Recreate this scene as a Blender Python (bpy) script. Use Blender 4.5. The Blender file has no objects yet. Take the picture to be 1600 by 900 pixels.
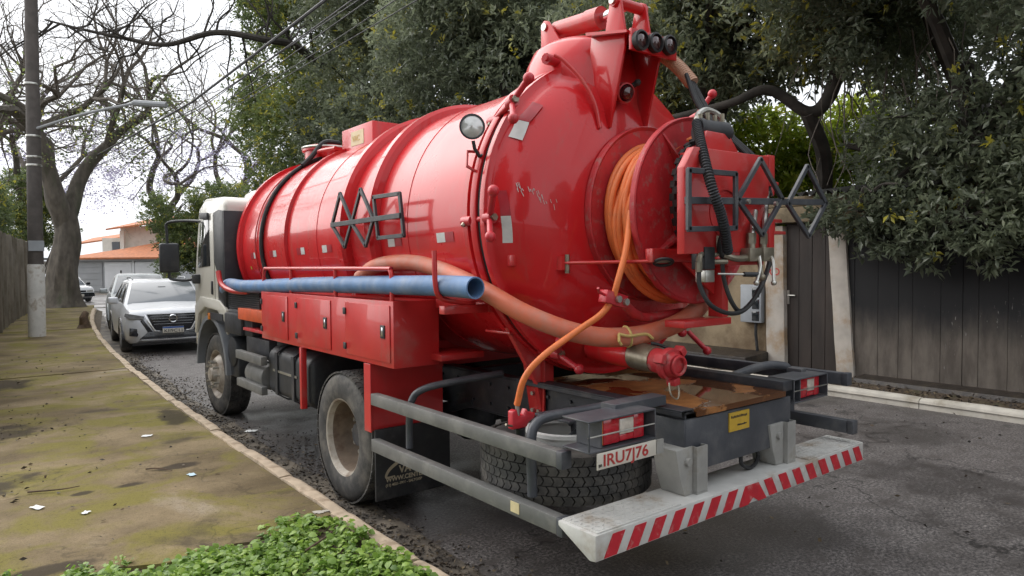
import bpy, bmesh, math, random
import numpy as np
from mathutils import Vector, Matrix, Quaternion
random.seed(7); np.random.seed(7)
R_ = math.radians
scene = bpy.context.scene
col = scene.collection

# ------------------------------------------------------------------ camera
cam_data = bpy.data.cameras.new('camera')
cam_data.sensor_width = 36.0
cam_data.lens = 36.0 * 1080.0 / 1600.0
cam_data.clip_start = 0.05
cam_data.clip_end = 2000.0
cam = bpy.data.objects.new('camera', cam_data)
col.objects.link(cam)
_a = Vector((-850.0, -31.0, 1080.0)); _b = Vector((1.0, -0.0085, 0.0))
_X = (_a + _b * (-_a.dot(_a) / _a.dot(_b))).normalized()
_Y = _a.normalized()
_Z = _X.cross(_Y)
if _Z.y > 0: _Z = -_Z
def _w(v): return Vector((_X.dot(v), _Y.dot(v), _Z.dot(v)))
_r = _w(Vector((1, 0, 0))); _u = _w(Vector((0, -1, 0))); _bk = _w(Vector((0, 0, -1)))
cam.matrix_world = Matrix(((_r.x, _u.x, _bk.x, 0.0), (_r.y, _u.y, _bk.y, 0.0), (_r.z, _u.z, _bk.z, 1.8), (0, 0, 0, 1)))
scene.camera = cam
scene.render.resolution_x = 1024; scene.render.resolution_y = 576

# ------------------------------------------------------------------ overcast sky and sun
SUN_EL, SUN_AZ = 40.0, 338.0       # azimuth measured clockwise from +Y
world = bpy.data.worlds.new('World'); scene.world = world; world.use_nodes = True
nt = world.node_tree; nt.nodes.clear()
sky = nt.nodes.new('ShaderNodeTexSky'); sky.sky_type = 'NISHITA'; sky.sun_disc = False
sky.sun_elevation = R_(SUN_EL); sky.sun_rotation = R_(SUN_AZ)
sky.air_density = 1.0; sky.dust_density = 6.0; sky.ozone_density = 1.0
hs = nt.nodes.new('ShaderNodeHueSaturation'); hs.inputs['Saturation'].default_value = 0.22
mx = nt.nodes.new('ShaderNodeMix'); mx.data_type = 'RGBA'; mx.inputs[0].default_value = 0.7
mx.inputs[7].default_value = (8.2, 8.5, 9.0, 1)      # even cloud deck
bg = nt.nodes.new('ShaderNodeBackground'); bg.inputs['Strength'].default_value = 0.105
wo = nt.nodes.new('ShaderNodeOutputWorld')
nt.links.new(sky.outputs[0], hs.inputs['Color']); nt.links.new(hs.outputs[0], mx.inputs[6])
nt.links.new(mx.outputs[2], bg.inputs['Color']); nt.links.new(bg.outputs[0], wo.inputs['Surface'])
sd = bpy.data.lights.new('sun', 'SUN'); sd.energy = 1.4; sd.angle = R_(90); sd.color = (1.0, 0.96, 0.9)
sun = bpy.data.objects.new('sun', sd); col.objects.link(sun)
_sdir = Vector((math.sin(R_(SUN_AZ)) * math.cos(R_(SUN_EL)), math.cos(R_(SUN_AZ)) * math.cos(R_(SUN_EL)), math.sin(R_(SUN_EL))))
sun.rotation_euler = _sdir.to_track_quat('Z', 'Y').to_euler()
scene.view_settings.view_transform = 'Standard'; scene.view_settings.look = 'None'
scene.view_settings.exposure = 0.85; scene.view_settings.gamma = 1.0
scene.view_settings.use_curve_mapping = False

# ------------------------------------------------------------------ materials
MATS = {}
def N(nt, t, **k):
    n = nt.nodes.new(t)
    for a, b in k.items(): setattr(n, a, b)
    return n
def lerp_rgb(nt, fac, a, b):
    m = N(nt, 'ShaderNodeMix', data_type='RGBA')
    for i, s in ((0, fac), (6, a), (7, b)):
        if hasattr(s, 'is_linked'): nt.links.new(s, m.inputs[i])
        elif i == 0: m.inputs[0].default_value = s
        else: m.inputs[i].default_value = (s[0], s[1], s[2], 1)
    return m.outputs[2]
def noise(nt, vec, scale, detail=4, rough=0.55, dist=0.0):
    n = N(nt, 'ShaderNodeTexNoise'); n.inputs['Scale'].default_value = scale; n.inputs['Detail'].default_value = detail
    n.inputs['Roughness'].default_value = rough; n.inputs['Distortion'].default_value = dist
    nt.links.new(vec, n.inputs['Vector']); return n.outputs[0]
def ramp(nt, fac, lo, hi):
    m = N(nt, 'ShaderNodeMapRange'); m.interpolation_type = 'SMOOTHSTEP'
    m.inputs['From Min'].default_value = lo; m.inputs['From Max'].default_value = hi
    nt.links.new(fac, m.inputs['Value']); return m.outputs[0]
def new_mat(name):
    m = bpy.data.materials.new(name); m.use_nodes = True; t = m.node_tree; t.nodes.clear()
    out = N(t, 'ShaderNodeOutputMaterial'); p = N(t, 'ShaderNodeBsdfPrincipled')
    t.links.new(p.outputs[0], out.inputs['Surface']); tc = N(t, 'ShaderNodeTexCoord')
    MATS[name] = m
    return m, t, p, tc.outputs['Object'], out
def bump(nt, p, h, strength, dist=0.01):
    b = N(nt, 'ShaderNodeBump'); b.inputs['Strength'].default_value = strength; b.inputs['Distance'].default_value = dist
    nt.links.new(h, b.inputs['Height']); nt.links.new(b.outputs[0], p.inputs['Normal'])
def mat(name, c, rough=0.5, metal=0.0, coat=0.0, var=0.18, vs=6.0, dirt=None, da=0.5, ds=2.5, dlo=0.5, dhi=0.72, bmp=0.0, bs=60.0, spec=0.5, rvar=0.12, aniso=None, crough=0.04, streak=None):
    m, t, p, v, out = new_mat(name)
    if aniso:
        mp = N(t, 'ShaderNodeMapping'); mp.inputs['Scale'].default_value = aniso; t.links.new(v, mp.inputs['Vector']); va = mp.outputs[0]
    else: va = v
    n1 = noise(t, va, vs, 5)
    dark = tuple(x * (1 - var) for x in c); light = tuple(min(1, x * (1 + var)) for x in c)
    cc = lerp_rgb(t, ramp(t, n1, 0.25, 0.75), dark, light)
    if dirt:
        n2 = noise(t, va, ds, 7, 0.65)
        mm = N(t, 'ShaderNodeMath', operation='MULTIPLY'); t.links.new(ramp(t, n2, dlo, dhi), mm.inputs[0]); mm.inputs[1].default_value = da
        cc = lerp_rgb(t, mm.outputs[0], cc, dirt)
        fac = mm.outputs[0]
    if streak:      # grime washed down in runs
        mp4 = N(t, 'ShaderNodeMapping'); mp4.inputs['Scale'].default_value = (5.0, 9.0, 0.7); t.links.new(v, mp4.inputs['Vector'])
        sk = N(t, 'ShaderNodeMath', operation='MULTIPLY'); t.links.new(ramp(t, noise(t, mp4.outputs[0], 1.0, 6, 0.7), 0.52, 0.78), sk.inputs[0]); sk.inputs[1].default_value = streak[1]
        cc = lerp_rgb(t, sk.outputs[0], cc, streak[0])
        sp_ = N(t, 'ShaderNodeMath', operation='MULTIPLY'); t.links.new(ramp(t, noise(t, v, 55, 3, 0.8), 0.66, 0.74), sp_.inputs[0]); sp_.inputs[1].default_value = streak[1] * 0.8
        cc = lerp_rgb(t, sp_.outputs[0], cc, streak[0])
    t.links.new(cc, p.inputs['Base Color'])
    r = N(t, 'ShaderNodeMapRange'); r.inputs['To Min'].default_value = max(0.02, rough - rvar); r.inputs['To Max'].default_value = min(1, rough + rvar)
    t.links.new(noise(t, va, vs * 2.3, 4), r.inputs['Value']); t.links.new(r.outputs[0], p.inputs['Roughness'])
    p.inputs['Metallic'].default_value = metal; p.inputs['Coat Weight'].default_value = coat; p.inputs['Coat Roughness'].default_value = crough; p.inputs['Coat IOR'].default_value = 1.55
    p.inputs['Specular IOR Level'].default_value = spec
    if bmp: bump(t, p, noise(t, va, bs, 5, 0.6), bmp)
    return m

mat('red_paint', (0.56, 0.015, 0.019), 0.30, streak=((0.28, 0.10, 0.08), 0.5), coat=0.42, spec=0.25, var=0.10, vs=1.2, dirt=(0.42, 0.10, 0.10), da=0.35, ds=2.2, dlo=0.52, dhi=0.75, bmp=0.04, bs=5)
mat('red_satin', (0.52, 0.024, 0.024), 0.40, streak=((0.26, 0.10, 0.08), 0.4), coat=0.3, var=0.10, vs=3, dirt=(0.36, 0.12, 0.10), da=0.45, ds=3.5, bmp=0.05, bs=40)
mat('red_worn', (0.46, 0.028, 0.034), 0.5, var=0.16, vs=9, dirt=(0.30, 0.17, 0.15), da=0.6, ds=14, dlo=0.52, dhi=0.66, bmp=0.15, bs=70)
mat('red_handle', (0.52, 0.022, 0.034), 0.42, coat=0.2, var=0.12, vs=8, dirt=(0.40, 0.16, 0.14), da=0.4, ds=9)
mat('grey_paint', (0.060, 0.064, 0.074), 0.42, var=0.2, vs=5, dirt=(0.15, 0.145, 0.135), da=0.45, ds=5, dlo=0.45, dhi=0.72, bmp=0.08, bs=60)
mat('rail_grey', (0.125, 0.125, 0.12), 0.5, var=0.18, vs=5, dirt=(0.24, 0.23, 0.21), da=0.5, ds=6, dlo=0.45, dhi=0.7, bmp=0.06, bs=60)
mat('dark_steel', (0.028, 0.03, 0.036), 0.5, var=0.3, vs=7, dirt=(0.10, 0.09, 0.08), da=0.5, ds=6, bmp=0.1)
mat('black_plastic', (0.022, 0.024, 0.028), 0.5, var=0.2, dirt=(0.09, 0.085, 0.08), da=0.35, ds=5)
mat('black_rubber', (0.016, 0.016, 0.017), 0.62, var=0.25, vs=9, dirt=(0.11, 0.10, 0.09), da=0.35, ds=6, bmp=0.1, bs=90)
mat('tyre_rubber', (0.040, 0.039, 0.038), 0.75, var=0.25, vs=10, dirt=(0.15, 0.135, 0.115), da=0.7, ds=5, dlo=0.40, dhi=0.70, bmp=0.2, bs=80)
mat('rim_paint', (0.36, 0.32, 0.27), 0.55, var=0.25, vs=6, dirt=(0.14, 0.09, 0.055), da=0.8, ds=7, dlo=0.45, dhi=0.7, bmp=0.08)
mat('rim_rusty', (0.17, 0.125, 0.09), 0.7, var=0.3, vs=7, dirt=(0.09, 0.05, 0.03), da=0.8, ds=9, dlo=0.45, dhi=0.7, bmp=0.1)
mat('steel_bright', (0.55, 0.54, 0.50), 0.35, metal=0.9, var=0.15, vs=10, dirt=(0.25, 0.2, 0.14), da=0.4, ds=12)
mat('brass_fitting', (0.30, 0.27, 0.21), 0.42, metal=0.75, var=0.2, vs=12, dirt=(0.18, 0.14, 0.09), da=0.5, ds=15)
mat('chrome', (0.75, 0.76, 0.78), 0.12, metal=1.0, var=0.05)
mat('orange_hose', (0.80, 0.20, 0.055), 0.45, var=0.10, vs=6, dirt=(0.42, 0.16, 0.07), da=0.45, ds=9, bmp=0.05, bs=40)
mat('thick_hose', (0.58, 0.145, 0.075), 0.55, var=0.14, vs=5, dirt=(0.46, 0.22, 0.16), da=0.8, ds=6, dlo=0.38, dhi=0.68, bmp=0.08, bs=30)
mat('blue_hose', (0.085, 0.18, 0.35), 0.55, var=0.2, vs=6, dirt=(0.30, 0.33, 0.38), da=0.45, ds=5, dlo=0.42, dhi=0.74, bmp=0.08, bs=40)
mat('beige_hose', (0.52, 0.30, 0.20), 0.6, var=0.1)
mat('cab_white', (0.60, 0.58, 0.52), 0.32, coat=0.5, var=0.06, vs=2, dirt=(0.44, 0.40, 0.33), da=0.4, ds=2)
mat('bumper_white', (0.50, 0.495, 0.47), 0.5, var=0.12, vs=7, dirt=(0.26, 0.19, 0.12), da=0.75, ds=4, dlo=0.5, dhi=0.72, bmp=0.08, bs=50)
mat('bracket_grey', (0.30, 0.295, 0.275), 0.5, var=0.15, vs=8, dirt=(0.16, 0.13, 0.09), da=0.5, ds=8)
mat('stripe_red', (0.48, 0.018, 0.03), 0.35, var=0.12, vs=14, dirt=(0.55, 0.32, 0.28), da=0.5, ds=22, dlo=0.55, dhi=0.7)
mat('sticker_white', (0.55, 0.55, 0.53), 0.35, var=0.08, vs=20)
mat('sticker_dark_red', (0.34, 0.018, 0.028), 0.35, var=0.1, vs=20)
mat('sticker_yellow', (0.52, 0.33, 0.035), 0.45, var=0.12, vs=12, dirt=(0.3, 0.2, 0.08), da=0.5, ds=14)
mat('label_cream', (0.62, 0.52, 0.30), 0.5, var=0.1, vs=14)
mat('plate_white', (0.62, 0.58, 0.50), 0.45, var=0.06, vs=14)
mat('ink_red', (0.42, 0.04, 0.035), 0.5, var=0.05)
mat('ink_black', (0.03, 0.028, 0.025), 0.5, var=0.05)
mat('ink_gold', (0.38, 0.32, 0.22), 0.5, var=0.1)
mat('plate_blue', (0.03, 0.10, 0.35), 0.4, var=0.05)
mat('lens_red', (0.48, 0.008, 0.02), 0.12, coat=0.8, var=0.2, vs=30)
mat('lens_clear', (0.62, 0.56, 0.48), 0.15, coat=0.8, var=0.15, vs=30)
mat('lens_dark', (0.05, 0.012, 0.014), 0.1, coat=0.9, var=0.3, vs=30)
mat('lens_amber', (0.65, 0.20, 0.02), 0.15, coat=0.8)
mat('headlamp', (0.30, 0.31, 0.33), 0.15, metal=0.5, coat=0.8, var=0.3, vs=12)
mat('reflector', (0.62, 0.62, 0.60), 0.15, metal=0.35, coat=0.6, var=0.1, vs=30)
mat('glass_dark', (0.018, 0.022, 0.026), 0.06, coat=0.3, var=0.2, vs=2, rvar=0.02, spec=0.8)
mat('windscreen', (0.13, 0.145, 0.16), 0.12, coat=0.2, var=0.1, vs=2, rvar=0.02, spec=0.9)
mat('car_silver', (0.54, 0.555, 0.58), 0.38, metal=0.2, coat=0.5, var=0.02, crough=0.22)
mat('car_silver_old', (0.36, 0.39, 0.40), 0.40, metal=0.2, coat=0.4, var=0.03, crough=0.22)
mat('car_white', (0.70, 0.71, 0.72), 0.3, coat=0.5, var=0.03)
mat('car_trim', (0.012, 0.014, 0.02), 0.25, coat=0.4, var=0.2)
mat('white_bucket', (0.62, 0.62, 0.60), 0.4, var=0.08)
mat('orange_metal', (0.58, 0.09, 0.025), 0.5, var=0.15, dirt=(0.25, 0.08, 0.04), da=0.5, ds=8)
mat('yellow_rag', (0.60, 0.45, 0.16), 0.7, var=0.15, vs=20)
mat('concrete_pole', (0.095, 0.082, 0.074), 0.8, var=0.2, vs=6, dirt=(0.07, 0.06, 0.055), da=0.7, ds=2.5, dlo=0.4, dhi=0.7, bmp=0.2)
mat('whitewash', (0.60, 0.585, 0.55), 0.8, var=0.10, vs=6, dirt=(0.30, 0.24, 0.18), da=0.7, ds=6, dlo=0.52, dhi=0.68, bmp=0.2)
mat('cable_black', (0.05, 0.05, 0.055), 0.6)
mat('lamp_grey', (0.32, 0.33, 0.34), 0.5, var=0.05)
mat('kerb_paint', (0.50, 0.40, 0.29), 0.85, var=0.14, vs=8, dirt=(0.24, 0.17, 0.11), da=0.7, ds=7, dlo=0.48, dhi=0.68, bmp=0.35, bs=45)
mat('kerb_white', (0.50, 0.47, 0.41), 0.85, var=0.16, vs=7, dirt=(0.22, 0.19, 0.14), da=0.75, ds=3.5, dlo=0.45, dhi=0.7, bmp=0.3, bs=45)
mat('gutter_concrete', (0.15, 0.125, 0.095), 0.7, var=0.25, vs=5, dirt=(0.026, 0.021, 0.017), da=0.95, ds=2.2, dlo=0.38, dhi=0.62, bmp=0.3, bs=40)
mat('soil', (0.075, 0.052, 0.032), 0.95, var=0.35, vs=9, dirt=(0.05, 0.07, 0.02), da=0.6, ds=3, bmp=0.6, bs=40)
mat('ground_earth', (0.12, 0.11, 0.085), 0.9, var=0.3, vs=3, dirt=(0.07, 0.10, 0.035), da=0.7, ds=0.8, bmp=0.4, bs=20)
mat('fender_grey', (0.17, 0.18, 0.195), 0.5, var=0.12, vs=5, dirt=(0.10, 0.095, 0.09), da=0.5, ds=4)
mat('dead_leaf', (0.085, 0.050, 0.026), 0.8, var=0.5, vs=30)
mat('dry_leaf', (0.22, 0.17, 0.10), 0.8, var=0.4, vs=30)
mat('paper', (0.72, 0.73, 0.72), 0.8, var=0.08, vs=20)
mat('paper_blue', (0.45, 0.60, 0.68), 0.8, var=0.08, vs=20)
mat('wood_stump', (0.10, 0.065, 0.04), 0.9, var=0.35, vs=12, bmp=0.6, bs=25)
mat('house_white', (0.72, 0.68, 0.60), 0.8, var=0.07, vs=1.2, dirt=(0.42, 0.36, 0.28), da=0.5, ds=0.9)
mat('house_grey', (0.40, 0.41, 0.42), 0.8, var=0.07, vs=1.2)
mat('garage_white', (0.82, 0.83, 0.84), 0.5, var=0.04, vs=2)
mat('roof_tile', (0.46, 0.17, 0.075), 0.8, var=0.22, vs=5, dirt=(0.28, 0.13, 0.08), da=0.5, ds=1.4, bmp=0.3, bs=14)
mat('wall_plaster', (0.26, 0.20, 0.125), 0.9, var=0.2, vs=3, dirt=(0.10, 0.062, 0.032), da=0.8, ds=1.6, dlo=0.42, dhi=0.68, bmp=0.3, bs=20)
mat('pillar_paint', (0.42, 0.385, 0.34), 0.85, var=0.14, vs=4, dirt=(0.30, 0.19, 0.09), da=0.8, ds=1.8, dlo=0.45, dhi=0.68, bmp=0.2, bs=20)
mat('beam_concrete', (0.24, 0.185, 0.115), 0.9, var=0.25, vs=4, dirt=(0.06, 0.05, 0.03), da=0.8, ds=2.0, dlo=0.45, dhi=0.66, bmp=0.3)
mat('door_wood', (0.030, 0.022, 0.018), 0.7, var=0.4, vs=5, dirt=(0.018, 0.014, 0.012), da=0.8, ds=3, bmp=0.3, bs=20, aniso=(1, 1, 0.2))
mat('corrugated', (0.05, 0.047, 0.044), 0.85, var=0.3, vs=5)
mat('meter_grey', (0.30, 0.32, 0.34), 0.5, var=0.08, vs=6)
mat('left_wall', (0.26, 0.23, 0.19), 0.9, var=0.2, vs=4, dirt=(0.10, 0.08, 0.05), da=0.8, ds=2.2, dlo=0.42, dhi=0.68, bmp=0.3, aniso=(1, 1, 0.3))
mat('bark', (0.115, 0.098, 0.080), 0.9, var=0.35, vs=5, dirt=(0.05, 0.075, 0.03), da=0.6, ds=1.5, bmp=0.6, bs=18, aniso=(1, 1, 0.4))
mat('bark_dark', (0.040, 0.034, 0.028), 0.9, var=0.4, vs=5, bmp=0.5, bs=18)
mat('twig', (0.14, 0.12, 0.10), 0.9, var=0.3, vs=12)

m, t, p, v, out = new_mat('wall_board')
mp = N(t, 'ShaderNodeMapping'); mp.inputs['Scale'].default_value = (1, 1, 0.25); t.links.new(v, mp.inputs['Vector'])
n1 = noise(t, mp.outputs[0], 6, 6, 0.65); n2 = noise(t, mp.outputs[0], 2.0, 6, 0.65)
cc = lerp_rgb(t, ramp(t, n1, 0.3, 0.7), (0.070, 0.058, 0.048), (0.140, 0.120, 0.100))
sx = N(t, 'ShaderNodeSeparateXYZ'); t.links.new(v, sx.inputs[0])
hm = N(t, 'ShaderNodeMath', operation='MULTIPLY'); t.links.new(n2, hm.inputs[0]); hm.inputs[1].default_value = 1.1
ad = N(t, 'ShaderNodeMath', operation='ADD'); t.links.new(sx.outputs[2], ad.inputs[0]); t.links.new(hm.outputs[0], ad.inputs[1])
mold = ramp(t, ad.outputs[0], 1.05, 1.75)      # black mould creeping down from the wet top
cc = lerp_rgb(t, mold, cc, (0.011, 0.011, 0.012))
wsp = noise(t, mp.outputs[0], 26, 4, 0.7); w2 = noise(t, v, 1.3, 4, 0.6)
mm = N(t, 'ShaderNodeMath', operation='MULTIPLY'); t.links.new(ramp(t, wsp, 0.62, 0.70), mm.inputs[0]); t.links.new(ramp(t, w2, 0.52, 0.62), mm.inputs[1])
cc = lerp_rgb(t, mm.outputs[0], cc, (0.20, 0.19, 0.18)); t.links.new(cc, p.inputs['Base Color']); p.inputs['Roughness'].default_value = 0.85
bump(t, p, n1, 0.3)
# asphalt: damp, with aggregate speckle and darker wet patches
m, t, p, v, out = new_mat('asphalt')
agg = noise(t, v, 48, 5, 0.8); big = noise(t, v, 0.55, 5, 0.6); mid = noise(t, v, 5, 5, 0.6)
c1 = lerp_rgb(t, ramp(t, agg, 0.40, 0.68), (0.042, 0.038, 0.038), (0.30, 0.272, 0.257))
c2 = lerp_rgb(t, ramp(t, mid, 0.42, 0.72), c1, (0.080, 0.070, 0.065))
wet = ramp(t, big, 0.44, 0.60)
mm = N(t, 'ShaderNodeMath', operation='MULTIPLY'); t.links.new(wet, mm.inputs[0]); mm.inputs[1].default_value = 0.45
t.links.new(lerp_rgb(t, mm.outputs[0], c2, (0.022, 0.021, 0.022)), p.inputs['Base Color'])
rr = N(t, 'ShaderNodeMapRange'); rr.inputs['To Min'].default_value = 0.62; rr.inputs['To Max'].default_value = 0.30
t.links.new(wet, rr.inputs['Value']); t.links.new(rr.outputs[0], p.inputs['Roughness'])
vor = N(t, 'ShaderNodeTexVoronoi'); vor.feature = 'DISTANCE_TO_EDGE'; vor.inputs['Scale'].default_value = 0.42
wv = N(t, 'ShaderNodeTexNoise'); wv.inputs['Scale'].default_value = 2.2; wv.inputs['Detail'].default_value = 6; t.links.new(v, wv.inputs['Vector'])
ma = N(t, 'ShaderNodeVectorMath', operation='MULTIPLY_ADD'); t.links.new(wv.outputs['Color'], ma.inputs[0]); ma.inputs[1].default_value = (1.3, 1.3, 0); t.links.new(v, ma.inputs[2])
t.links.new(ma.outputs[0], vor.inputs['Vector']); ck = ramp(t, vor.outputs['Distance'], 0.010, 0.002)
src = p.inputs['Base Color'].links[0].from_socket; km_ = N(t, 'ShaderNodeMath', operation='MULTIPLY'); t.links.new(ck, km_.inputs[0]); km_.inputs[1].default_value = 0.7
t.links.new(lerp_rgb(t, km_.outputs[0], src, (0.012, 0.011, 0.011)), p.inputs['Base Color'])
bump(t, p, agg, 0.5, 0.006)
# mossy pavement concrete
m, t, p, v, out = new_mat('pavement')
mp = N(t, 'ShaderNodeMapping'); mp.inputs['Scale'].default_value = (0.8, 1.0, 1.0); mp.inputs['Rotation'].default_value = (0, 0, 0.6); t.links.new(v, mp.inputs['Vector'])
va = mp.outputs[0]
a = noise(t, va, 0.9, 7, 0.62); b = noise(t, va, 1.7, 7, 0.66, 0.6); c = noise(t, va, 0.75, 6, 0.6, 0.4); g = noise(t, v, 130, 3, 0.7)
mp2 = N(t, 'ShaderNodeMapping'); mp2.inputs['Location'].default_value = (13.1, 4.7, 2); t.links.new(va, mp2.inputs['Vector'])
d_ = noise(t, mp2.outputs[0], 1.1, 6, 0.6, 0.3)
cc = lerp_rgb(t, ramp(t, a, 0.34, 0.66), (0.125, 0.093, 0.050), (0.285, 0.220, 0.130))
cc = lerp_rgb(t, ramp(t, b, 0.43, 0.62), cc, (0.190, 0.164, 0.042))
cc = lerp_rgb(t, ramp(t, d_, 0.56, 0.72), cc, (0.080, 0.062, 0.040))
cc = lerp_rgb(t, ramp(t, c, 0.60, 0.70), cc, (0.31, 0.255, 0.180))
# earth stains washed onto the slab, each with its own ragged outline
wob = noise(t, v, 2.6, 6, 0.65)
stain = None
for cx, cy, rx, ry in ((0.05, 8.6, 0.55, 0.55), (0.02, 6.55, 0.46, 0.34), (0.35, 12.3, 0.35, 0.6), (0.62, 5.95, 0.07, 0.05), (1.32, 6.25, 0.17, 0.08), (0.93, 5.95, 0.12, 0.06), (0.25, 4.55, 0.35, 0.10), (1.75, 8.4, 0.16, 0.6)):
    mp3 = N(t, 'ShaderNodeMapping'); mp3.vector_type = 'TEXTURE'; mp3.inputs['Location'].default_value = (cx, cy, 0); mp3.inputs['Scale'].default_value = (rx, ry, 50.0); t.links.new(v, mp3.inputs['Vector'])
    ln = N(t, 'ShaderNodeVectorMath', operation='LENGTH'); t.links.new(mp3.outputs[0], ln.inputs[0])
    w_ = N(t, 'ShaderNodeMath', operation='MULTIPLY_ADD'); t.links.new(wob, w_.inputs[0]); w_.inputs[1].default_value = 2.6; t.links.new(ln.outputs['Value'], w_.inputs[2])
    r_ = N(t, 'ShaderNodeMapRange'); r_.interpolation_type = 'SMOOTHSTEP'; r_.inputs['From Min'].default_value = 1.85; r_.inputs['From Max'].default_value = 2.45; r_.inputs['To Min'].default_value = 1; r_.inputs['To Max'].default_value = 0
    t.links.new(w_.outputs[0], r_.inputs['Value'])
    if stain is None: stain = r_.outputs[0]
    else:
        mxm = N(t, 'ShaderNodeMath', operation='MAXIMUM'); t.links.new(stain, mxm.inputs[0]); t.links.new(r_.outputs[0], mxm.inputs[1]); stain = mxm.outputs[0]
sm_ = N(t, 'ShaderNodeMath', operation='MULTIPLY'); t.links.new(stain, sm_.inputs[0]); sm_.inputs[1].default_value = 0.85
cc = lerp_rgb(t, sm_.outputs[0], cc, (0.036, 0.027, 0.020))
mm = N(t, 'ShaderNodeMath', operation='MULTIPLY'); t.links.new(ramp(t, g, 0.48, 0.70), mm.inputs[0]); mm.inputs[1].default_value = 0.55
cc = lerp_rgb(t, mm.outputs[0], cc, (0.050, 0.040, 0.024))
g2 = noise(t, v, 34, 5, 0.75)
mm = N(t, 'ShaderNodeMath', operation='MULTIPLY'); t.links.new(ramp(t, g2, 0.54, 0.70), mm.inputs[0]); mm.inputs[1].default_value = 0.5
cc = lerp_rgb(t, mm.outputs[0], cc, (0.045, 0.038, 0.022))
t.links.new(cc, p.inputs['Base Color']); p.inputs['Roughness'].default_value = 0.92; p.inputs['Specular IOR Level'].default_value = 0.2
vor = N(t, 'ShaderNodeTexVoronoi'); vor.feature = 'DISTANCE_TO_EDGE'; vor.inputs['Scale'].default_value = 0.5
wv = N(t, 'ShaderNodeTexNoise'); wv.inputs['Scale'].default_value = 1.8; wv.inputs['Detail'].default_value = 7; t.links.new(v, wv.inputs['Vector'])
ma = N(t, 'ShaderNodeVectorMath', operation='MULTIPLY_ADD'); t.links.new(wv.outputs['Color'], ma.inputs[0]); ma.inputs[1].default_value = (1.6, 1.6, 0); t.links.new(v, ma.inputs[2])
t.links.new(ma.outputs[0], vor.inputs['Vector']); ck = ramp(t, vor.outputs['Distance'], 0.008, 0.002)
src = p.inputs['Base Color'].links[0].from_socket; km_ = N(t, 'ShaderNodeMath', operation='MULTIPLY'); t.links.new(ck, km_.inputs[0]); km_.inputs[1].default_value = 0.3
t.links.new(lerp_rgb(t, km_.outputs[0], src, (0.03, 0.024, 0.016)), p.inputs['Base Color'])
hh = N(t, 'ShaderNodeMath', operation='ADD'); t.links.new(g, hh.inputs[0]); t.links.new(b, hh.inputs[1])
bump(t, p, hh.outputs[0], 0.4, 0.008)
# wet stain on pavement (dark damp earth)
mat('damp_earth', (0.030, 0.024, 0.020), 0.45, var=0.4, vs=10, dirt=(0.085, 0.065, 0.04), da=0.7, ds=7, bmp=0.5, bs=50)
# rusty tray with standing water
m, t, p, v, out = new_mat('rust_tray')
n1 = noise(t, v, 3.2, 6, 0.6, 0.5); n2 = noise(t, v, 9, 6, 0.65); n3 = noise(t, v, 1.9, 5, 0.55, 0.8)
cc = lerp_rgb(t, ramp(t, n2, 0.3, 0.7), (0.22, 0.085, 0.022), (0.40, 0.175, 0.050))
cc = lerp_rgb(t, ramp(t, n1, 0.56, 0.74), cc, (0.13, 0.055, 0.022))
pud = ramp(t, n3, 0.45, 0.50)
cc = lerp_rgb(t, pud, cc, (0.105, 0.042, 0.016)); t.links.new(cc, p.inputs['Base Color'])
rr = N(t, 'ShaderNodeMapRange'); rr.inputs['To Min'].default_value = 0.6; rr.inputs['To Max'].default_value = 0.04
t.links.new(pud, rr.inputs['Value']); t.links.new(rr.outputs[0], p.inputs['Roughness'])
iv = N(t, 'ShaderNodeMath', operation='SUBTRACT'); iv.inputs[0].default_value = 1.0; t.links.new(pud, iv.inputs[1])
hm = N(t, 'ShaderNodeMath', operation='MULTIPLY'); t.links.new(n2, hm.inputs[0]); t.links.new(iv.outputs[0], hm.inputs[1])
bump(t, p, hm.outputs[0], 0.3, 0.01)
# leaves, tinted by a per-leaf attribute
def leaf_mat(name, dark, midc, light, young, transl=0.25, rough=0.38):
    m, t, p, v, out = new_mat(name)
    at = N(t, 'ShaderNodeAttribute', attribute_name='tint')
    cr = N(t, 'ShaderNodeValToRGB'); e = cr.color_ramp.elements
    e[0].position = 0.0; e[0].color = (*dark, 1); e[1].position = 1.0; e[1].color = (*young, 1)
    for pos, c in ((0.45, midc), (0.82, light), (0.93, young)):
        q = e.new(pos); q.color = (*c, 1)
    t.links.new(at.outputs['Fac'], cr.inputs[0]); t.links.new(cr.outputs[0], p.inputs['Base Color'])
    p.inputs['Roughness'].default_value = rough
    tr = N(t, 'ShaderNodeBsdfTranslucent'); mxs = N(t, 'ShaderNodeMixShader'); mxs.inputs[0].default_value = transl
    hsv = N(t, 'ShaderNodeHueSaturation'); hsv.inputs['Value'].default_value = 1.6; t.links.new(cr.outputs[0], hsv.inputs['Color'])
    t.links.new(hsv.outputs[0], tr.inputs['Color']); t.links.new(p.outputs[0], mxs.inputs[1]); t.links.new(tr.outputs[0], mxs.inputs[2])
    t.links.new(mxs.outputs[0], out.inputs['Surface'])
leaf_mat('leaf_dark', (0.085, 0.102, 0.066), (0.165, 0.190, 0.122), (0.250, 0.280, 0.175), (0.40, 0.36, 0.05), 0.40, 0.30)
leaf_mat('leaf_mid', (0.065, 0.090, 0.040), (0.125, 0.165, 0.065), (0.19, 0.235, 0.080), (0.40, 0.37, 0.06), 0.40, 0.33)
leaf_mat('leaf_bright', (0.10, 0.15, 0.02), (0.20, 0.27, 0.03), (0.32, 0.37, 0.045), (0.42, 0.40, 0.07), 0.5)
leaf_mat('weed_leaf', (0.09, 0.17, 0.026), (0.19, 0.31, 0.050), (0.29, 0.42, 0.080), (0.36, 0.46, 0.12), 0.3, 0.45)
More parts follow.
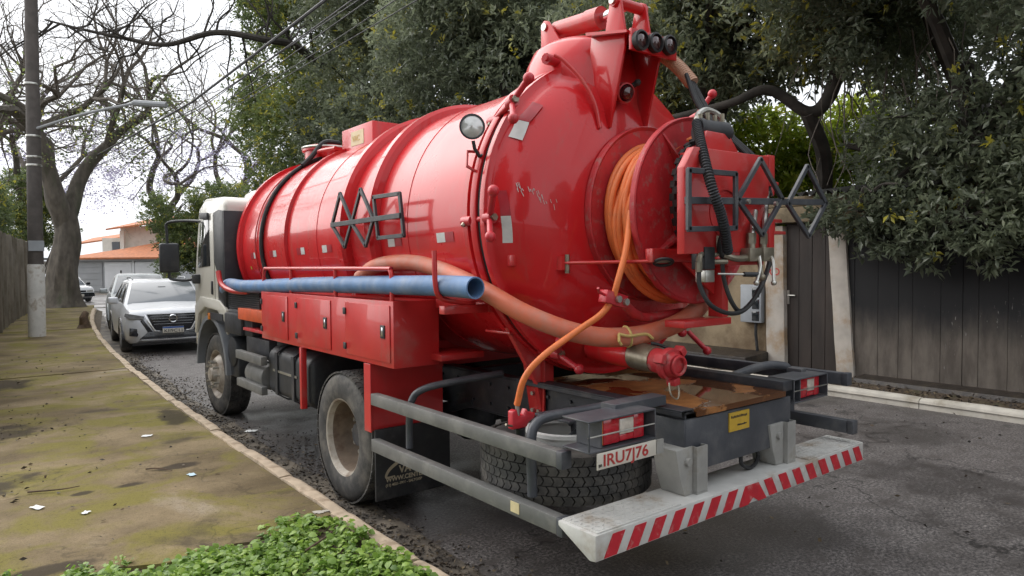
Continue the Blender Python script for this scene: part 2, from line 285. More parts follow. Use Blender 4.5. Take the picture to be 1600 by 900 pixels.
leaf_mat('blossom', (0.34, 0.32, 0.46), (0.42, 0.39, 0.56), (0.50, 0.47, 0.62), (0.55, 0.52, 0.66), 0.3, 0.6)
leaf_mat('litter_leaf', (0.018, 0.014, 0.011), (0.035, 0.026, 0.019), (0.075, 0.054, 0.034), (0.16, 0.12, 0.07), 0.05, 0.7)

# ------------------------------------------------------------------ mesh builder
def V(*a): return Vector(a)
def frame(d):
    d = Vector(d).normalized(); up = Vector((0, 0, 1)) if abs(d.z) < 0.95 else Vector((0, 1, 0))
    a = d.cross(up).normalized(); return d, a, a.cross(d)
def spline(pts, n=8):
    P = [Vector(p) for p in pts]; P = [P[0] * 2 - P[1]] + P + [P[-1] * 2 - P[-2]]; o = []
    for i in range(1, len(P) - 2):
        for k in range(n):
            t = k / n; a, b, c, d = P[i - 1], P[i], P[i + 1], P[i + 2]
            o.append(0.5 * ((2 * b) + (c - a) * t + (2 * a - 5 * b + 4 * c - d) * t * t + (3 * b - a - 3 * c + d) * t ** 3))
    o.append(P[-2]); return o
class MB:
    def __init__(s): s.v = []; s.f = []
    def add(s, vs, fs):
        b = len(s.v); s.v += [tuple(x) for x in vs]; s.f += [tuple(b + i for i in f) for f in fs]; return s
    def box(s, x0, x1, y0, y1, z0, z1, M=None):
        vs = [Vector((x, y, z)) for z in (z0, z1) for y in (y0, y1) for x in (x0, x1)]
        if M: vs = [M @ q for q in vs]
        return s.add(vs, [(0, 2, 3, 1), (4, 5, 7, 6), (0, 1, 5, 4), (2, 6, 7, 3), (0, 4, 6, 2), (1, 3, 7, 5)])
    def prism(s, poly, axis, a, b):
        n = len(poly); vs = []
        for k in (a, b):
            for q in poly:
                vs.append({'x': (k, q[0], q[1]), 'y': (q[0], k, q[1]), 'z': (q[0], q[1], k)}[axis])
        return s.add(vs, [tuple(range(n - 1, -1, -1)), tuple(range(n, 2 * n))] + [(i, (i + 1) % n, n + (i + 1) % n, n + i) for i in range(n)])
    def cyl(s, p0, p1, r0, r1=None, n=16, caps=True):
        r1 = r0 if r1 is None else r1; p0 = Vector(p0); p1 = Vector(p1); d, a, b = frame(p1 - p0); vs = []
        for p, r in ((p0, r0), (p1, r1)):
            for i in range(n):
                t = 2 * math.pi * i / n; vs.append(p + (a * math.cos(t) + b * math.sin(t)) * r)
        fs = [(i, (i + 1) % n, n + (i + 1) % n, n + i) for i in range(n)]
        if caps: fs += [tuple(range(n - 1, -1, -1)), tuple(range(n, 2 * n))]
        return s.add(vs, fs)
    def tube(s, pts, r, n=10, caps=True, sm=0):
        pts = [Vector(p) for p in pts]
        if sm: pts = spline(pts, sm)
        m = len(pts); rs = r if isinstance(r, (list, tuple)) else None
        vs = []; prev = None
        for i, p in enumerate(pts):
            d = (pts[min(i + 1, m - 1)] - pts[max(i - 1, 0)]).normalized()
            if prev is None: _, a, b = frame(d)
            else:
                a = (prev - d * prev.dot(d)).normalized(); b = a.cross(d)
            prev = a
            rr = r if rs is None else rs[0] + (rs[1] - rs[0]) * i / (m - 1)
            for k in range(n):
                t = 2 * math.pi * k / n; vs.append(p + (a * math.cos(t) + b * math.sin(t)) * rr)
        fs = [(i * n + k, i * n + (k + 1) % n, (i + 1) * n + (k + 1) % n, (i + 1) * n + k) for i in range(m - 1) for k in range(n)]
        if caps: fs += [tuple(range(n - 1, -1, -1)), tuple(range((m - 1) * n, m * n))]
        return s.add(vs, fs)
    def lathe(s, prof, o, d, n=48, caps=False):
        o = Vector(o); d, a, b = frame(d); vs = []
        for r, t in prof:
            for k in range(n):
                q = 2 * math.pi * k / n; vs.append(o + d * t + (a * math.cos(q) + b * math.sin(q)) * r)
        m = len(prof)
        fs = [(i * n + k, i * n + (k + 1) % n, (i + 1) * n + (k + 1) % n, (i + 1) * n + k) for i in range(m - 1) for k in range(n)]
        if caps: fs += [tuple(range(n - 1, -1, -1)), tuple(range((m - 1) * n, m * n))]
        return s.add(vs, fs)
    def torus(s, c, d, R, r, n=40, k=8, wob=0.0, seed=0):
        c = Vector(c); d, a, b = frame(d); pts = []; rg = random.Random(seed); ph = rg.random() * 6
        for i in range(n + 1):
            t = 2 * math.pi * i / n; pts.append(c + (a * math.cos(t) + b * math.sin(t)) * (R + wob * math.sin(2 * t + ph)) + d * wob * math.sin(t + ph * 2))
        return s.tube(pts, r, k, caps=False)
    def sphere(s, c, r, n=12):
        prof = [(max(1e-4, r * math.sin(math.pi * i / n)), -r * math.cos(math.pi * i / n)) for i in range(n + 1)]
        return s.lathe(prof, c, (0, 0, 1), 2 * n)
    def parts(s):
        # separate connected pieces
        par = list(range(len(s.v)))
        def find(i):
            while par[i] != i: par[i] = par[par[i]]; i = par[i]
            return i
        for f in s.f:
            a = find(f[0])
            for q in f[1:]: par[find(q)] = a
        g = {}
        for f in s.f: g.setdefault(find(f[0]), []).append(f)
        out = []
        for fs in g.values():
            ids = sorted({i for f in fs for i in f}); mp = {i: k for k, i in enumerate(ids)}; b = MB()
            b.v = [s.v[i] for i in ids]; b.f = [tuple(mp[i] for i in f) for f in fs]; out.append(b)
        return out
    def each(s, name, m, parent=None, **k): return [b.build(name, m, parent, **k) for b in s.parts()]
    def build(s, name, m, parent=None, bevel=0.0, seg=2, smooth=True, ang=38):
        me = bpy.data.meshes.new(name); me.from_pydata(s.v, [], s.f)
        bm = bmesh.new(); bm.from_mesh(me); bmesh.ops.recalc_face_normals(bm, faces=bm.faces)
        if bevel:
            ed = [e for e in bm.edges if len(e.link_faces) == 2 and e.calc_face_angle(0) > R_(30)]
            if ed: bmesh.ops.bevel(bm, geom=ed, offset=bevel, segments=seg, profile=0.5, affect='EDGES', clamp_overlap=True)
        if smooth:
            for f in bm.faces: f.smooth = True
            for e in bm.edges:
                if len(e.link_faces) == 2 and e.calc_face_angle(0) > R_(ang): e.smooth = False
        bm.to_mesh(me); bm.free()
        me.materials.append(MATS[m]); o = bpy.data.objects.new(name, me); col.objects.link(o)
        if parent: attach(o, parent)
        return o
def origin_of(o):
    p = Vector(o.location)
    return p
def attach(o, parent):
    o.parent = parent
    if parent.type == 'EMPTY' and not parent.get('local'): o.matrix_parent_inverse = Matrix.Translation(-Vector(parent.location))
def tag(o, label, cat=None, group=None, kind=None):
    if label: o['label'] = label
    if cat: o['category'] = cat
    if group: o['group'] = group
    if kind: o['kind'] = kind
    return o
def thing(name, loc, label, cat, group=None, rz=0.0, local=False):
    o = bpy.data.objects.new(name, None); o.location = loc; o.rotation_euler = (0, 0, rz); o.empty_display_size = 0.2
    col.objects.link(o)
    if local: o['local'] = 1
    return tag(o, label, cat, group)
def copy_part(o, parent=None, M=None):
    c = o.copy(); col.objects.link(c)
    if parent:
        c.parent = parent; c.matrix_parent_inverse = o.matrix_parent_inverse.copy()
    if M is not None: c.matrix_basis = M
    return c
def text(body, m, parent, org, ux, uy, size, name='lettering', width=None, thick=0.0008, bold=0.0):
    cu = bpy.data.curves.new('t', 'FONT'); cu.body = body; cu.size = size; cu.extrude = thick; cu.offset = bold
    ob = bpy.data.objects.new('t', cu); col.objects.link(ob)
    dg = bpy.context.evaluated_depsgraph_get(); me = bpy.data.meshes.new_from_object(ob.evaluated_get(dg))
    bpy.data.objects.remove(ob); bpy.data.curves.remove(cu)
    xs = [q.co.x for q in me.vertices]; w = max(xs) - min(xs); k = 1.0 if not width else width / w
    ux = Vector(ux).normalized(); uy = Vector(uy).normalized(); nz = ux.cross(uy)
    org = Vector(org); x0 = min(xs)
    for q in me.vertices: q.co = org + ux * ((q.co.x - x0) * k) + uy * q.co.y + nz * q.co.z
    me.materials.clear(); me.materials.append(MATS[m]); o = bpy.data.objects.new(name, me); col.objects.link(o)
    attach(o, parent); return o
# ================================================================== SETTING
def kx(y):       # left kerb line (outer top edge): straight beside the truck, bending right further on
    if y < 6.0: return 1.99
    return 1.99 + 0.00295 * (y - 6.0) ** 2 if y < 30 else 1.99 + 0.00295 * 576 + 0.1416 * (y - 30)
def sheet(name, pts, z, m, parent=None, cuts=0):
    b = MB(); b.add([(x, y, z) for x, y in pts], [tuple(range(len(pts)))])
    return b.build(name, m, parent, smooth=False)
def strip(name, ys, xl, xr, z, m, parent=None, nx=1):
    b = MB(); vs = []; fs = []
    for y in ys:
        for i in range(nx + 1):
            a, c = xl(y), xr(y); vs.append((a + (c - a) * i / nx, y, z))
    w = nx + 1
    for j in range(len(ys) - 1):
        for i in range(nx): fs.append((j * w + i, j * w + i + 1, (j + 1) * w + i + 1, (j + 1) * w + i))
    b.add(vs, fs); return b.build(name, m, parent, smooth=False)
tag(sheet('ground', [(-400, -400), (400, -400), (400, 600), (-400, 600)], -0.03, 'ground_earth'), 'bare earthy ground stretching to the horizon', kind='structure')
ys = [-14 + i for i in range(50)]
tag(strip('road', ys, lambda y: kx(y) - 0.05, lambda y: 9.05 + max(0, kx(y) - 1.99), 0.0, 'asphalt'), 'damp dark asphalt street', kind='structure')
tag(sheet('cross_road', [(-30, 35.9), (-30, 58), (40, 58), (40, 35.9)], -0.004, 'asphalt'), 'grey asphalt of the street crossing at the end', kind='structure')
tag(sheet('forecourt', [(4, 51), (4, 70), (30, 70), (30, 51)], 0.004, 'gutter_concrete'), 'pale concrete forecourt before the garage doors', kind='structure')
# gutter strip along the left kerb
yg = [-6 + 0.5 * i for i in range(72)]
tag(strip('gutter', yg, lambda y: kx(y) - 0.02, lambda y: kx(y) + 0.32 + 0.03 * math.sin(y * 1.7), 0.004, 'gutter_concrete'), 'stained concrete gutter along the left kerb', kind='structure')
# pavement in separately cast slabs
pav = sheet('pavement', [(-3.2, -6), (1.86, -6), (1.86, 6), (2.0, 12), (2.4, 19), (4.2, 32), (4.2, 35.4), (-3.2, 35.4)], 0.02, 'soil')
tag(pav, 'earth bed under the mossy left pavement', kind='structure')
def pave_slab(y0, y1, dz, name='slab'):
    b = MB(); n = max(2, int((y1 - y0) / 0.5)); yy = [y0 + (y1 - y0) * i / n for i in range(n + 1)]
    vs = []; 
    for z in (0.03, 0.126 + dz):
        for y in yy: vs += [(-3.0, y, z), (kx(y) - 0.115, y, z)]
    m_ = 2 * (n + 1); fs = [(2 * i + m_, 2 * i + 1 + m_, 2 * i + 3 + m_, 2 * i + 2 + m_) for i in range(n)]
    fs += [(2 * i + 1, 2 * i + 3, 2 * i + 3 + m_, 2 * i + 1 + m_) for i in range(n)]
    fs += [(0, 1, 1 + m_, m_), (2 * n, 2 * n + 1, 2 * n + 1 + m_, 2 * n + m_)]
    b.add(vs, fs); return b.build(name, 'pavement', pav, smooth=False)
eb = MB(); rg = random.Random(15); n = 60; near = []; far = []
for i in range(n + 1):      # nearest slab ends in a broken, ragged edge
    x = -3.0 + (kx(4.4) - 0.115 + 3.0) * i / n
    near.append((x, 4.30 + 0.05 * math.sin(x * 4.1) + 0.03 * math.sin(x * 11.3 + 1) + (rg.random() - 0.5) * 0.05)); far.append((x, 4.7))
vs = [(x, y, 0.126) for x, y in near] + [(x, y, 0.126) for x, y in far] + [(x, y - 0.01, 0.05) for x, y in near]
eb.add(vs, [(i, i + 1, n + 2 + i, n + 1 + i) for i in range(n)] + [(i, 2 * n + 2 + i, 2 * n + 3 + i, i + 1) for i in range(n)])
eb.build('slab', 'pavement', pav, smooth=False)
for y0, y1, dz in ((4.7005, 9.53, 0.0), (9.545, 12.86, -0.006), (12.875, 17.4, 0.004), (17.415, 22.0, -0.004), (22.015, 27.0, 0.003), (27.015, 35.3, 0)):
    pave_slab(y0, y1, dz)
# near earth patch between slab edge, kerb and wall
nb = MB(); nvs = []; nfs = []; NX, NY = 26, 44
rg = random.Random(3)
for j in range(NY + 1):
    for i in range(NX + 1):
        x = -3.0 + (1.875 + 3.0) * i / NX; y = -6 + (4.45 + 6) * j / NY
        nvs.append((x, y, 0.098 + 0.024 * rg.random() + (0.0 if j < NY - 1 else 0.0)))
for j in range(NY):
    for i in range(NX): nfs.append((j * (NX + 1) + i, j * (NX + 1) + i + 1, (j + 1) * (NX + 1) + i + 1, (j + 1) * (NX + 1) + i))
nb.add(nvs, nfs); soil = nb.build('soil_bed', 'soil'); tag(soil, 'patch of brown soil where the pavement is broken up', kind='structure')
# damp earth stains with ragged outline lying on the pavement
def blot(name, cx, cy, rx, ry, z, m, parent, seed):
    rg = random.Random(seed); b = MB(); n = 40; vs = [(cx, cy, z)]; ph = [rg.random() * 6.28 for _ in range(5)]
    for i in range(n):
        t = 2 * math.pi * i / n
        k = 1 + 0.22 * math.sin(2 * t + ph[0]) + 0.16 * math.sin(3 * t + ph[1]) + 0.12 * math.sin(5 * t + ph[2]) + 0.10 * math.sin(9 * t + ph[3]) + 0.08 * math.sin(14 * t + ph[4])
        vs.append((cx + rx * k * math.cos(t), cy + ry * k * math.sin(t), z))
    b.add(vs, [(0, 1 + i, 1 + (i + 1) % n) for i in range(n)]); o = b.build(name, m, parent, smooth=False); return o
blot('paint_spill', 1.83, 4.45, 0.05, 0.03, 0.1310, 'kerb_white', pav, 50); blot('paint_spill', 1.70, 4.38, 0.06, 0.02, 0.1310, 'kerb_white', pav, 51)
# kerb stones, left
kb = strip('kerb', [-6 + 0.5 * i for i in range(82)], lambda y: kx(y) - 0.11, lambda y: kx(y) - 0.01, 0.06, 'gutter_concrete')
tag(kb, 'concrete footing of the left kerb', kind='structure')
def kerb_mesh(L, w, h, seed):
    b = MB(); rg = random.Random(seed); n = 7
    vs = []; 
    for i in range(n + 1):
        y = L * i / n; j = lambda a: (rg.random() - 0.5) * a
        e = 0.0 if 0 < i < n else 0.012
        vs += [(-w + j(.008), y, 0), (-w + j(.014), y, h - e + j(.006)), (-w * 0.35, y, h + 0.004 - e + j(.006)), (-0.012 + j(.012), y, h - 0.008 - e + j(.006)), (0.004 + j(.008), y, h - 0.035), (0.008, y, 0)]
    fs = [(i * 6 + k, i * 6 + k + 1, (i + 1) * 6 + k + 1, (i + 1) * 6 + k) for i in range(n) for k in range(5)] + [(0, 1, 2, 3, 4, 5), tuple(n * 6 + k for k in (5, 4, 3, 2, 1, 0))]
    b.add(vs, fs); return b
km = [kerb_mesh(0.985, 0.115, 0.142, s).build('kerb_stone', 'kerb_paint', kb, ang=50) for s in range(4)]
first = set()
for i in range(38):
    y = -5.62 + i * 1.0; k = i % 4
    o = km[k] if k not in first else copy_part(km[k], kb); first.add(k)
    a = math.atan2(kx(y + 1) - kx(y), 1.0)
    o.location = (kx(y) + (0.006 if i % 3 else -0.008), y, 0.0 + (0.004 if i % 2 else -0.004)); o.rotation_euler = (0, 0, -a)
# right side: kerb, verge
tag(strip('verge', [-14 + i for i in range(52)], lambda y: 9.0 + max(0, kx(y) - 1.99), lambda y: 40, 0.075, 'soil'), 'dark earth verge at the foot of the old wall', kind='structure')
kb2 = strip('kerb_footing', [-12 + i for i in range(46)], lambda y: 8.98 + max(0, kx(y) - 1.99), lambda y: 9.1 + max(0, kx(y) - 1.99), 0.07, 'gutter_concrete')
tag(kb2, 'concrete footing of the right kerb', kind='structure')
km2 = [kerb_mesh(1.49, 0.14, 0.13, 30 + s).build('kerb_stone', 'kerb_white', kb2, ang=50) for s in range(4)]
for i in range(28):
    y = -10 + i * 1.5; k = i % 4
    o = km2[k] if i < 4 else copy_part(km2[k], kb2)
    a = math.atan2(kx(y + 1.5) - kx(y), 1.5)
    o.location = (9.0 + kx(y) - 1.99, y + 1.49, 0.0); o.rotation_euler = (0, 0, math.pi - a)

# ------------------------------------------------------------------ old wall on the right
WX = 10.2
wall = thing('boundary_wall', (WX, 2, 0.07), 'old blackened boundary wall of upright boards beside the door, right of the street', 'wall')
core = MB(); core.box(WX + 0.05, WX + 0.2, -6, 4.97, 0.0, 2.7); core.build('backing', 'wall_board', wall)
rg = random.Random(5); y = -6.0
while y < 4.90:
    w = 0.17 + rg.random() * 0.22; w = min(w, 4.96 - y); dx = rg.random() * 0.006
    MB().box(WX + dx - 0.012, WX + 0.049, y, y + w - 0.003, 0.05, 2.42 + rg.random() * 0.03).build('board', 'wall_board', wall, bevel=0.003, seg=1)
    y += w
MB().prism([(WX - 0.35, 0.06), (WX - 0.32, 0.13), (WX + 0.1, 0.16), (WX + 0.1, 0.02)], 'y', -6, 4.7).build('plinth', 'damp_earth', wall)
MB().box(WX - 0.03, WX + 0.22, -6, 4.74, 2.46, 2.62).build('capping', 'beam_concrete', wall, bevel=0.01)
gate = thing('gatehouse_wall', (WX, 6, 0.07), 'ochre plastered wall with pale door pillars and concrete lintel', 'wall')
def leaning_pillar(y0, y1, x0, lean):
    b = MB(); vs = []
    n = 8
    for i in range(n + 1):
        z = 0.02 + 2.34 * i / n; k = lean * (1 - i / n) + 0.003 * math.sin(i * 2.1)
        vs += [(x0, y0 - k, z), (x0, y1 - k, z), (x0 + 0.28, y1 - k, z), (x0 + 0.28, y0 - k, z)]
    fs = [(i * 4 + k, i * 4 + (k + 1) % 4, (i + 1) * 4 + (k + 1) % 4, (i + 1) * 4 + k) for i in range(n) for k in range(4)] + [(0, 1, 2, 3), (n * 4 + 3, n * 4 + 2, n * 4 + 1, n * 4)]
    b.add(vs, fs); return b.build('pillar', 'pillar_paint', gate, bevel=0.012)
leaning_pillar(4.98, 5.24, WX - 0.06, 0.16)
leaning_pillar(5.96, 6.28, WX - 0.06, 0.05)
MB().box(WX, WX + 0.22, 6.28, 14, 0.02, 2.4).build('plaster_wall', 'wall_plaster', gate)
MB().box(WX - 0.14, WX + 0.3, 3.7, 14, 2.40, 2.64).build('lintel', 'beam_concrete', gate, bevel=0.015)
MB().box(WX - 0.10, WX + 0.26, 4.7, 14, 2.65, 2.80).build('coping', 'beam_concrete', gate, bevel=0.02)
MB().prism([(WX - 0.7, 0.05), (WX - 0.7, 0.30), (WX - 0.01, 0.34), (WX - 0.01, 0.05)], 'y', 6.2, 12).build('step', 'damp_earth', gate, bevel=0.02)
text('RO', 'ink_red', gate, (WX - 0.064, 6.22, 1.58), (0, -1, 0), (0, 0, 1), 0.16, bold=0.002)
# corrugated sheets on the lintel
cb = MB(); n = 90; vs = []; 
for i in range(n + 1):
    yy = 3.2 + 2.4 * i / n; h = 0.03 * math.sin(i * 1.0)
    vs += [(WX - 0.35, yy, 2.80 + h), (WX + 1.6, yy, 3.05 + h)]
cb.add(vs, [(2 * i, 2 * i + 1, 2 * i + 3, 2 * i + 2) for i in range(n)])
tag(cb.build('corrugated_roof', 'corrugated'), 'dark corrugated roof sheet edge above the concrete lintel', 'roof sheet')
dr = thing('wooden_door', (WX + 0.02, 5.5, 0.07), 'tall dark brown plank door between two pale pillars', 'door')
for i in range(4):
    MB().box(WX + 0.03 + 0.004 * (i % 2), WX + 0.08, 5.10 + i * 0.212 - 0.0, 5.10 + (i + 1) * 0.212 - 0.006, 0.10, 2.38).build('plank', 'door_wood', dr, bevel=0.004, seg=1)
MB().box(WX + 0.09, WX + 0.12, 5.0, 6.0, 0.1, 2.39).build('door_backing', 'door_wood', dr)
h = MB(); h.box(WX + 0.012, WX + 0.03, 5.885, 5.925, 1.12, 1.34); h.cyl((WX + 0.0, 5.9, 1.26), (WX + 0.0, 5.78, 1.26), 0.011); h.cyl((WX + 0.02, 5.9, 1.26), (WX - 0.005, 5.9, 1.26), 0.010); h.build('door_handle', 'steel_bright', dr)
mb_ = thing('meter_box', (WX - 0.05, 6.5, 0.8), 'grey electricity meter box with small windows on the ochre wall', 'meter box')
bx = MB().box(WX - 0.12, WX - 0.003, 6.30, 6.68, 0.80, 1.42).build('case', 'meter_grey', mb_, bevel=0.01)
for i in range(3): MB().box(WX - 0.128, WX - 0.119, 6.33, 6.46, 0.83 + i * 0.195, 0.99 + i * 0.195).build('window', 'glass_dark', mb_, bevel=0.004)
MB().tube([(WX - 0.07, 6.42, 0.81), (WX - 0.07, 6.42, 0.6), (WX - 0.05, 6.40, 0.32)], 0.025, 8).build('conduit', 'black_rubber', mb_)

# ------------------------------------------------------------------ left wall of upright precast posts and slabs
lw = thing('precast_wall', (0.3, 18, 0.12), 'weathered precast concrete wall along the left edge', 'wall')
yy = 9.0; i = 0
while yy < 33:
    x0 = kx(yy) - 2.12; dy = 0.62
    MB().box(x0 - 0.10, x0 + (0.03 if i % 3 == 0 else 0.0), yy, yy + dy - 0.03, 0.10, 2.75 + 0.05 * (i % 2)).build('panel', 'left_wall', lw, bevel=0.012)
    yy += dy; i += 1
# ------------------------------------------------------------------ utility pole with lamp
PX, PY = 1.28, 20.4
pole = thing('utility_pole', (PX, PY, 0.12), 'round concrete utility pole with whitewashed base on the left pavement', 'pole')
MB().lathe([(0.172, 0), (0.166, 1.6), (0.150, 5), (0.125, 11)], (PX, PY, 0.12), (0.012, 0.0, 1), 20).build('shaft', 'concrete_pole', pole)
MB().lathe([(0.185, 0), (0.180, 1.72), (0.165, 1.76)], (PX, PY, 0.12), (0.012, 0, 1), 20).build('whitewashed_base', 'whitewash', pole)
MB().box(PX - 0.13, PX + 0.19, PY - 0.20, PY - 0.185, 2.2, 2.45).build('number_plate', 'meter_grey', pole)
b = MB()
for z in (4.25, 4.45, 4.95, 6.2): b.lathe([(0.160, 0), (0.165, 0.02), (0.160, 0.05)], (PX + 0.05, PY, z), (0, 0, 1), 16)
b.each('strap', 'steel_bright', pole)
ar = MB(); ar.tube([(PX + 0.1, PY - .1, 5.15), (PX + 1.0, PY - 0.7, 5.5), (PX + 2.05, PY - 1.45, 5.78)], 0.035, 8, sm=4); ar.build('lamp_arm', 'lamp_grey', pole)
hd = MB(); d0 = V(PX + 2.0, PY - 1.42, 5.78); dd = V(0.80, -0.58, -0.06).normalized()
hd.tube([d0, d0 + dd * 0.15, d0 + dd * 0.5, d0 + dd * 0.78], 0.075, 8); ob = hd.build('lamp_head', 'lamp_grey', pole)
# overhead cables
for i, (x, z, r) in enumerate(((5.35, 7.0, 0.032), (5.5, 6.85, 0.015), (5.62, 6.8, 0.011), (5.75, 6.72, 0.012), (5.9, 6.66, 0.010), (6.0, 6.5, 0.010))):
    pts = []
    for k in range(25):
        y_ = -8 + k * 3.0; s = (y_ + 8) / 72
        pts.append((x - 2.6 * max(0, (y_ - 22) / 42), y_, z - 1.4 * s * (1 - s) * 1.0 + (0.08 * math.sin(i * 2 + y_ * 0.2) if r < .03 else 0)))
    lb = ('thick black cable bundle, lowest left of the overhead lines', 'thin overhead cable just above the thick bundle', 'second thin overhead cable above the thick bundle', 'third thin overhead cable above the thick bundle', 'fourth thin overhead cable above the thick bundle', 'uppermost thin overhead cable, nearest the evergreen trees')[i]
    tag(MB().tube(pts, r, 6).build('overhead_cable', 'cable_black'), lb, 'cable', 'overhead cables')

# ------------------------------------------------------------------ house at the end of the street
hs_ = thing('house', (9.5, 57, 0), 'two storey house with orange tiled roofs and white garage doors', 'house', rz=0)
HR = Matrix.Translation((8.3, 55.6, 0)) @ Matrix.Rotation(R_(-36), 4, 'Z')    # local x right along the facade, y back
def hbox(name, m, x0, x1, y0, y1, z0, z1, parent=hs_, bev=0.0):
    return MB().box(x0, x1, y0, y1, z0, z1, HR).build(name, m, parent, bevel=bev)
hbox('wall', 'house_grey', -3.2, 4.3, 0.1, 7, 0, 2.35)
for x0, x1 in ((-0.9, 1.0), (1.2, 3.7)):
    d = hbox('garage_door', 'garage_white', x0, x1, 0.0, 0.09, 0.05, 2.15)
    n = 7
    for k in range(n): hbox('door_panel', 'garage_white', x0 + 0.04, x1 - 0.04, -0.03, -0.002, 0.08 + k * 0.295, 0.08 + (k + 1) * 0.295 - 0.02, d)
    if x0 < 0: hbox('door_vent', 'ink_black', 0.2, 0.3, -0.05, -0.031, 1.35, 1.55, d)
for k in range(5): hbox('wall_panel', 'house_grey', -3.1, -1.1, 0.04, 0.095, 0.1 + k * 0.42, 0.1 + (k + 1) * 0.42 - 0.02)
hbox('column', 'garage_white', 3.78, 3.98, -0.06, 0.09, 0, 2.3); hbox('column', 'garage_white', 1.03, 1.17, -0.04, 0.09, 0, 2.3)
hbox('fascia', 'lamp_grey', -3.3, 4.2, -0.35, 0.05, 2.22, 2.38)
def hpoly(name, m, pts, parent=hs_, th=0.12):
    b = MB(); q = [HR @ Vector(p) for p in pts]; n = len(q)
    b.add(q + [p - Vector((0, 0, th)) for p in q], [tuple(range(n)), tuple(range(2 * n - 1, n - 1, -1))] + [(i, (i + 1) % n, n + (i + 1) % n, n + i) for i in range(n)])
    return b.build(name, m, parent)
lowroof = hpoly('roof', 'roof_tile', [(-3.5, -0.5, 2.46), (4.3, -0.5, 2.46), (5.6, 4.5, 4.25), (3.4, 5.0, 4.30), (-0.5, 4.0, 3.35)])
upw = hbox('upper_wall', 'house_white', -1.8, 4.8, 4.0, 9, 2.3, 4.9)
hbox('balcony_post', 'house_white', -1.6, -1.3, 3.5, 3.8, 2.6, 4.5); hbox('balcony_post', 'house_white', 1.4, 1.7, 3.5, 3.8, 3.1, 4.6)
hbox('window', 'glass_dark', -2.4, -1.85, 3.9, 4.02, 3.0, 3.7)
hbox('side_wall', 'house_white', -3.2, -1.8, 4.05, 9, 2.3, 4.0)
hpoly('roof', 'roof_tile', [(-2.3, 2.9, 4.65), (4.0, 2.9, 5.45), (5.2, 6.5, 6.3), (-1.0, 6.5, 5.55)])
hpoly('roof', 'roof_tile', [(-6, 5, 3.6), (-2.4, 5, 4.1), (-2.4, 8, 4.7), (-6, 8, 4.2)])
gw = thing('garden_wall', (3.5, 52, 0), 'low cream wall far left behind the pole', 'wall')
MB().box(-3.0, 4.0, 52, 52.4, 0, 2.2).build('face', 'house_white', gw); MB().box(-3.2, 4.1, 51.2, 53, 2.25, 2.4).build('awning', 'lamp_grey', gw)
# ================================================================== VACUUM TANK TRUCK
XC = 3.40
truck = thing('tank_truck', (XC, 5.6, 0.0), 'big red vacuum tank truck with white cab parked at the left kerb', 'truck')
TO = V(XC, 3.3, 2.09); TD = V(0, 4.7, -0.08).normalized(); TR = 0.98
def tk(t, ang, r):         # point on the tank: distance along axis, angle (0 = right, 90 = up), radius
    up = V(0, TD.z * -1, TD.y) * -1; up = V(1, 0, 0).cross(TD)
    return TO + TD * t + (V(1, 0, 0) * math.cos(R_(ang)) + up * math.sin(R_(ang))) * r
sh = MB(); sh.lathe([(0.90, 0.10), (TR, 0.13)] + [(TR, 0.2 + 4.5 * i / 10) for i in range(11)] + [(0.97, 4.78), (0.90, 4.88), (0.72, 4.96), (0.45, 5.01), (0.001, 5.03)], TO, TD, 96)
tank = sh.build('tank', 'red_paint', truck)
def ring(name, t0, t1, r, m, parent=tank, prof=None):
    b = MB(); pr = prof or [(TR - 0.01, t0), (r, t0 + 0.004), (r, t1 - 0.004), (TR - 0.01, t1)]
    b.lathe(pr, TO, TD, 96); return b.build(name, m, parent, ang=30)
ring('front_rim', 4.66, 4.74, 1.02, 'red_paint')
def rib(t): ring('stiffening_rib', 0, 0, 0, 'red_paint', prof=[(TR - 0.005, t - 0.085), (TR + 0.045, t - 0.075), (TR + 0.072, t - 0.050), (TR + 0.072, t + 0.02), (TR + 0.03, t + 0.03), (TR + 0.03, t + 0.055), (TR - 0.005, t + 0.075)])
rib(1.46); rib(1.96)
ring('stiffening_rib', 3.27, 3.36, 1.01, 'red_paint'); ring('stiffening_rib', 3.36, 3.385, 1.0, 'red_satin')
for t in (0.95, 2.55, 4.12): ring('weld_seam', t, t + 0.012, TR + 0.004, 'red_paint')
# black hose strap over the front of the tank
b = MB(); b.tube([tk(3.96 + 0.10 * math.sin((a - 100) / 40.0) * 0, a, TR + 0.022) for a in range(98, 238, 5)], 0.022, 8); b.build('strap_hose', 'black_rubber', tank)
b = MB(); b.tube([tk(4.18, a, TR + 0.012) for a in range(100, 220, 5)], 0.008, 6); b.build('conduit', 'red_satin', tank)
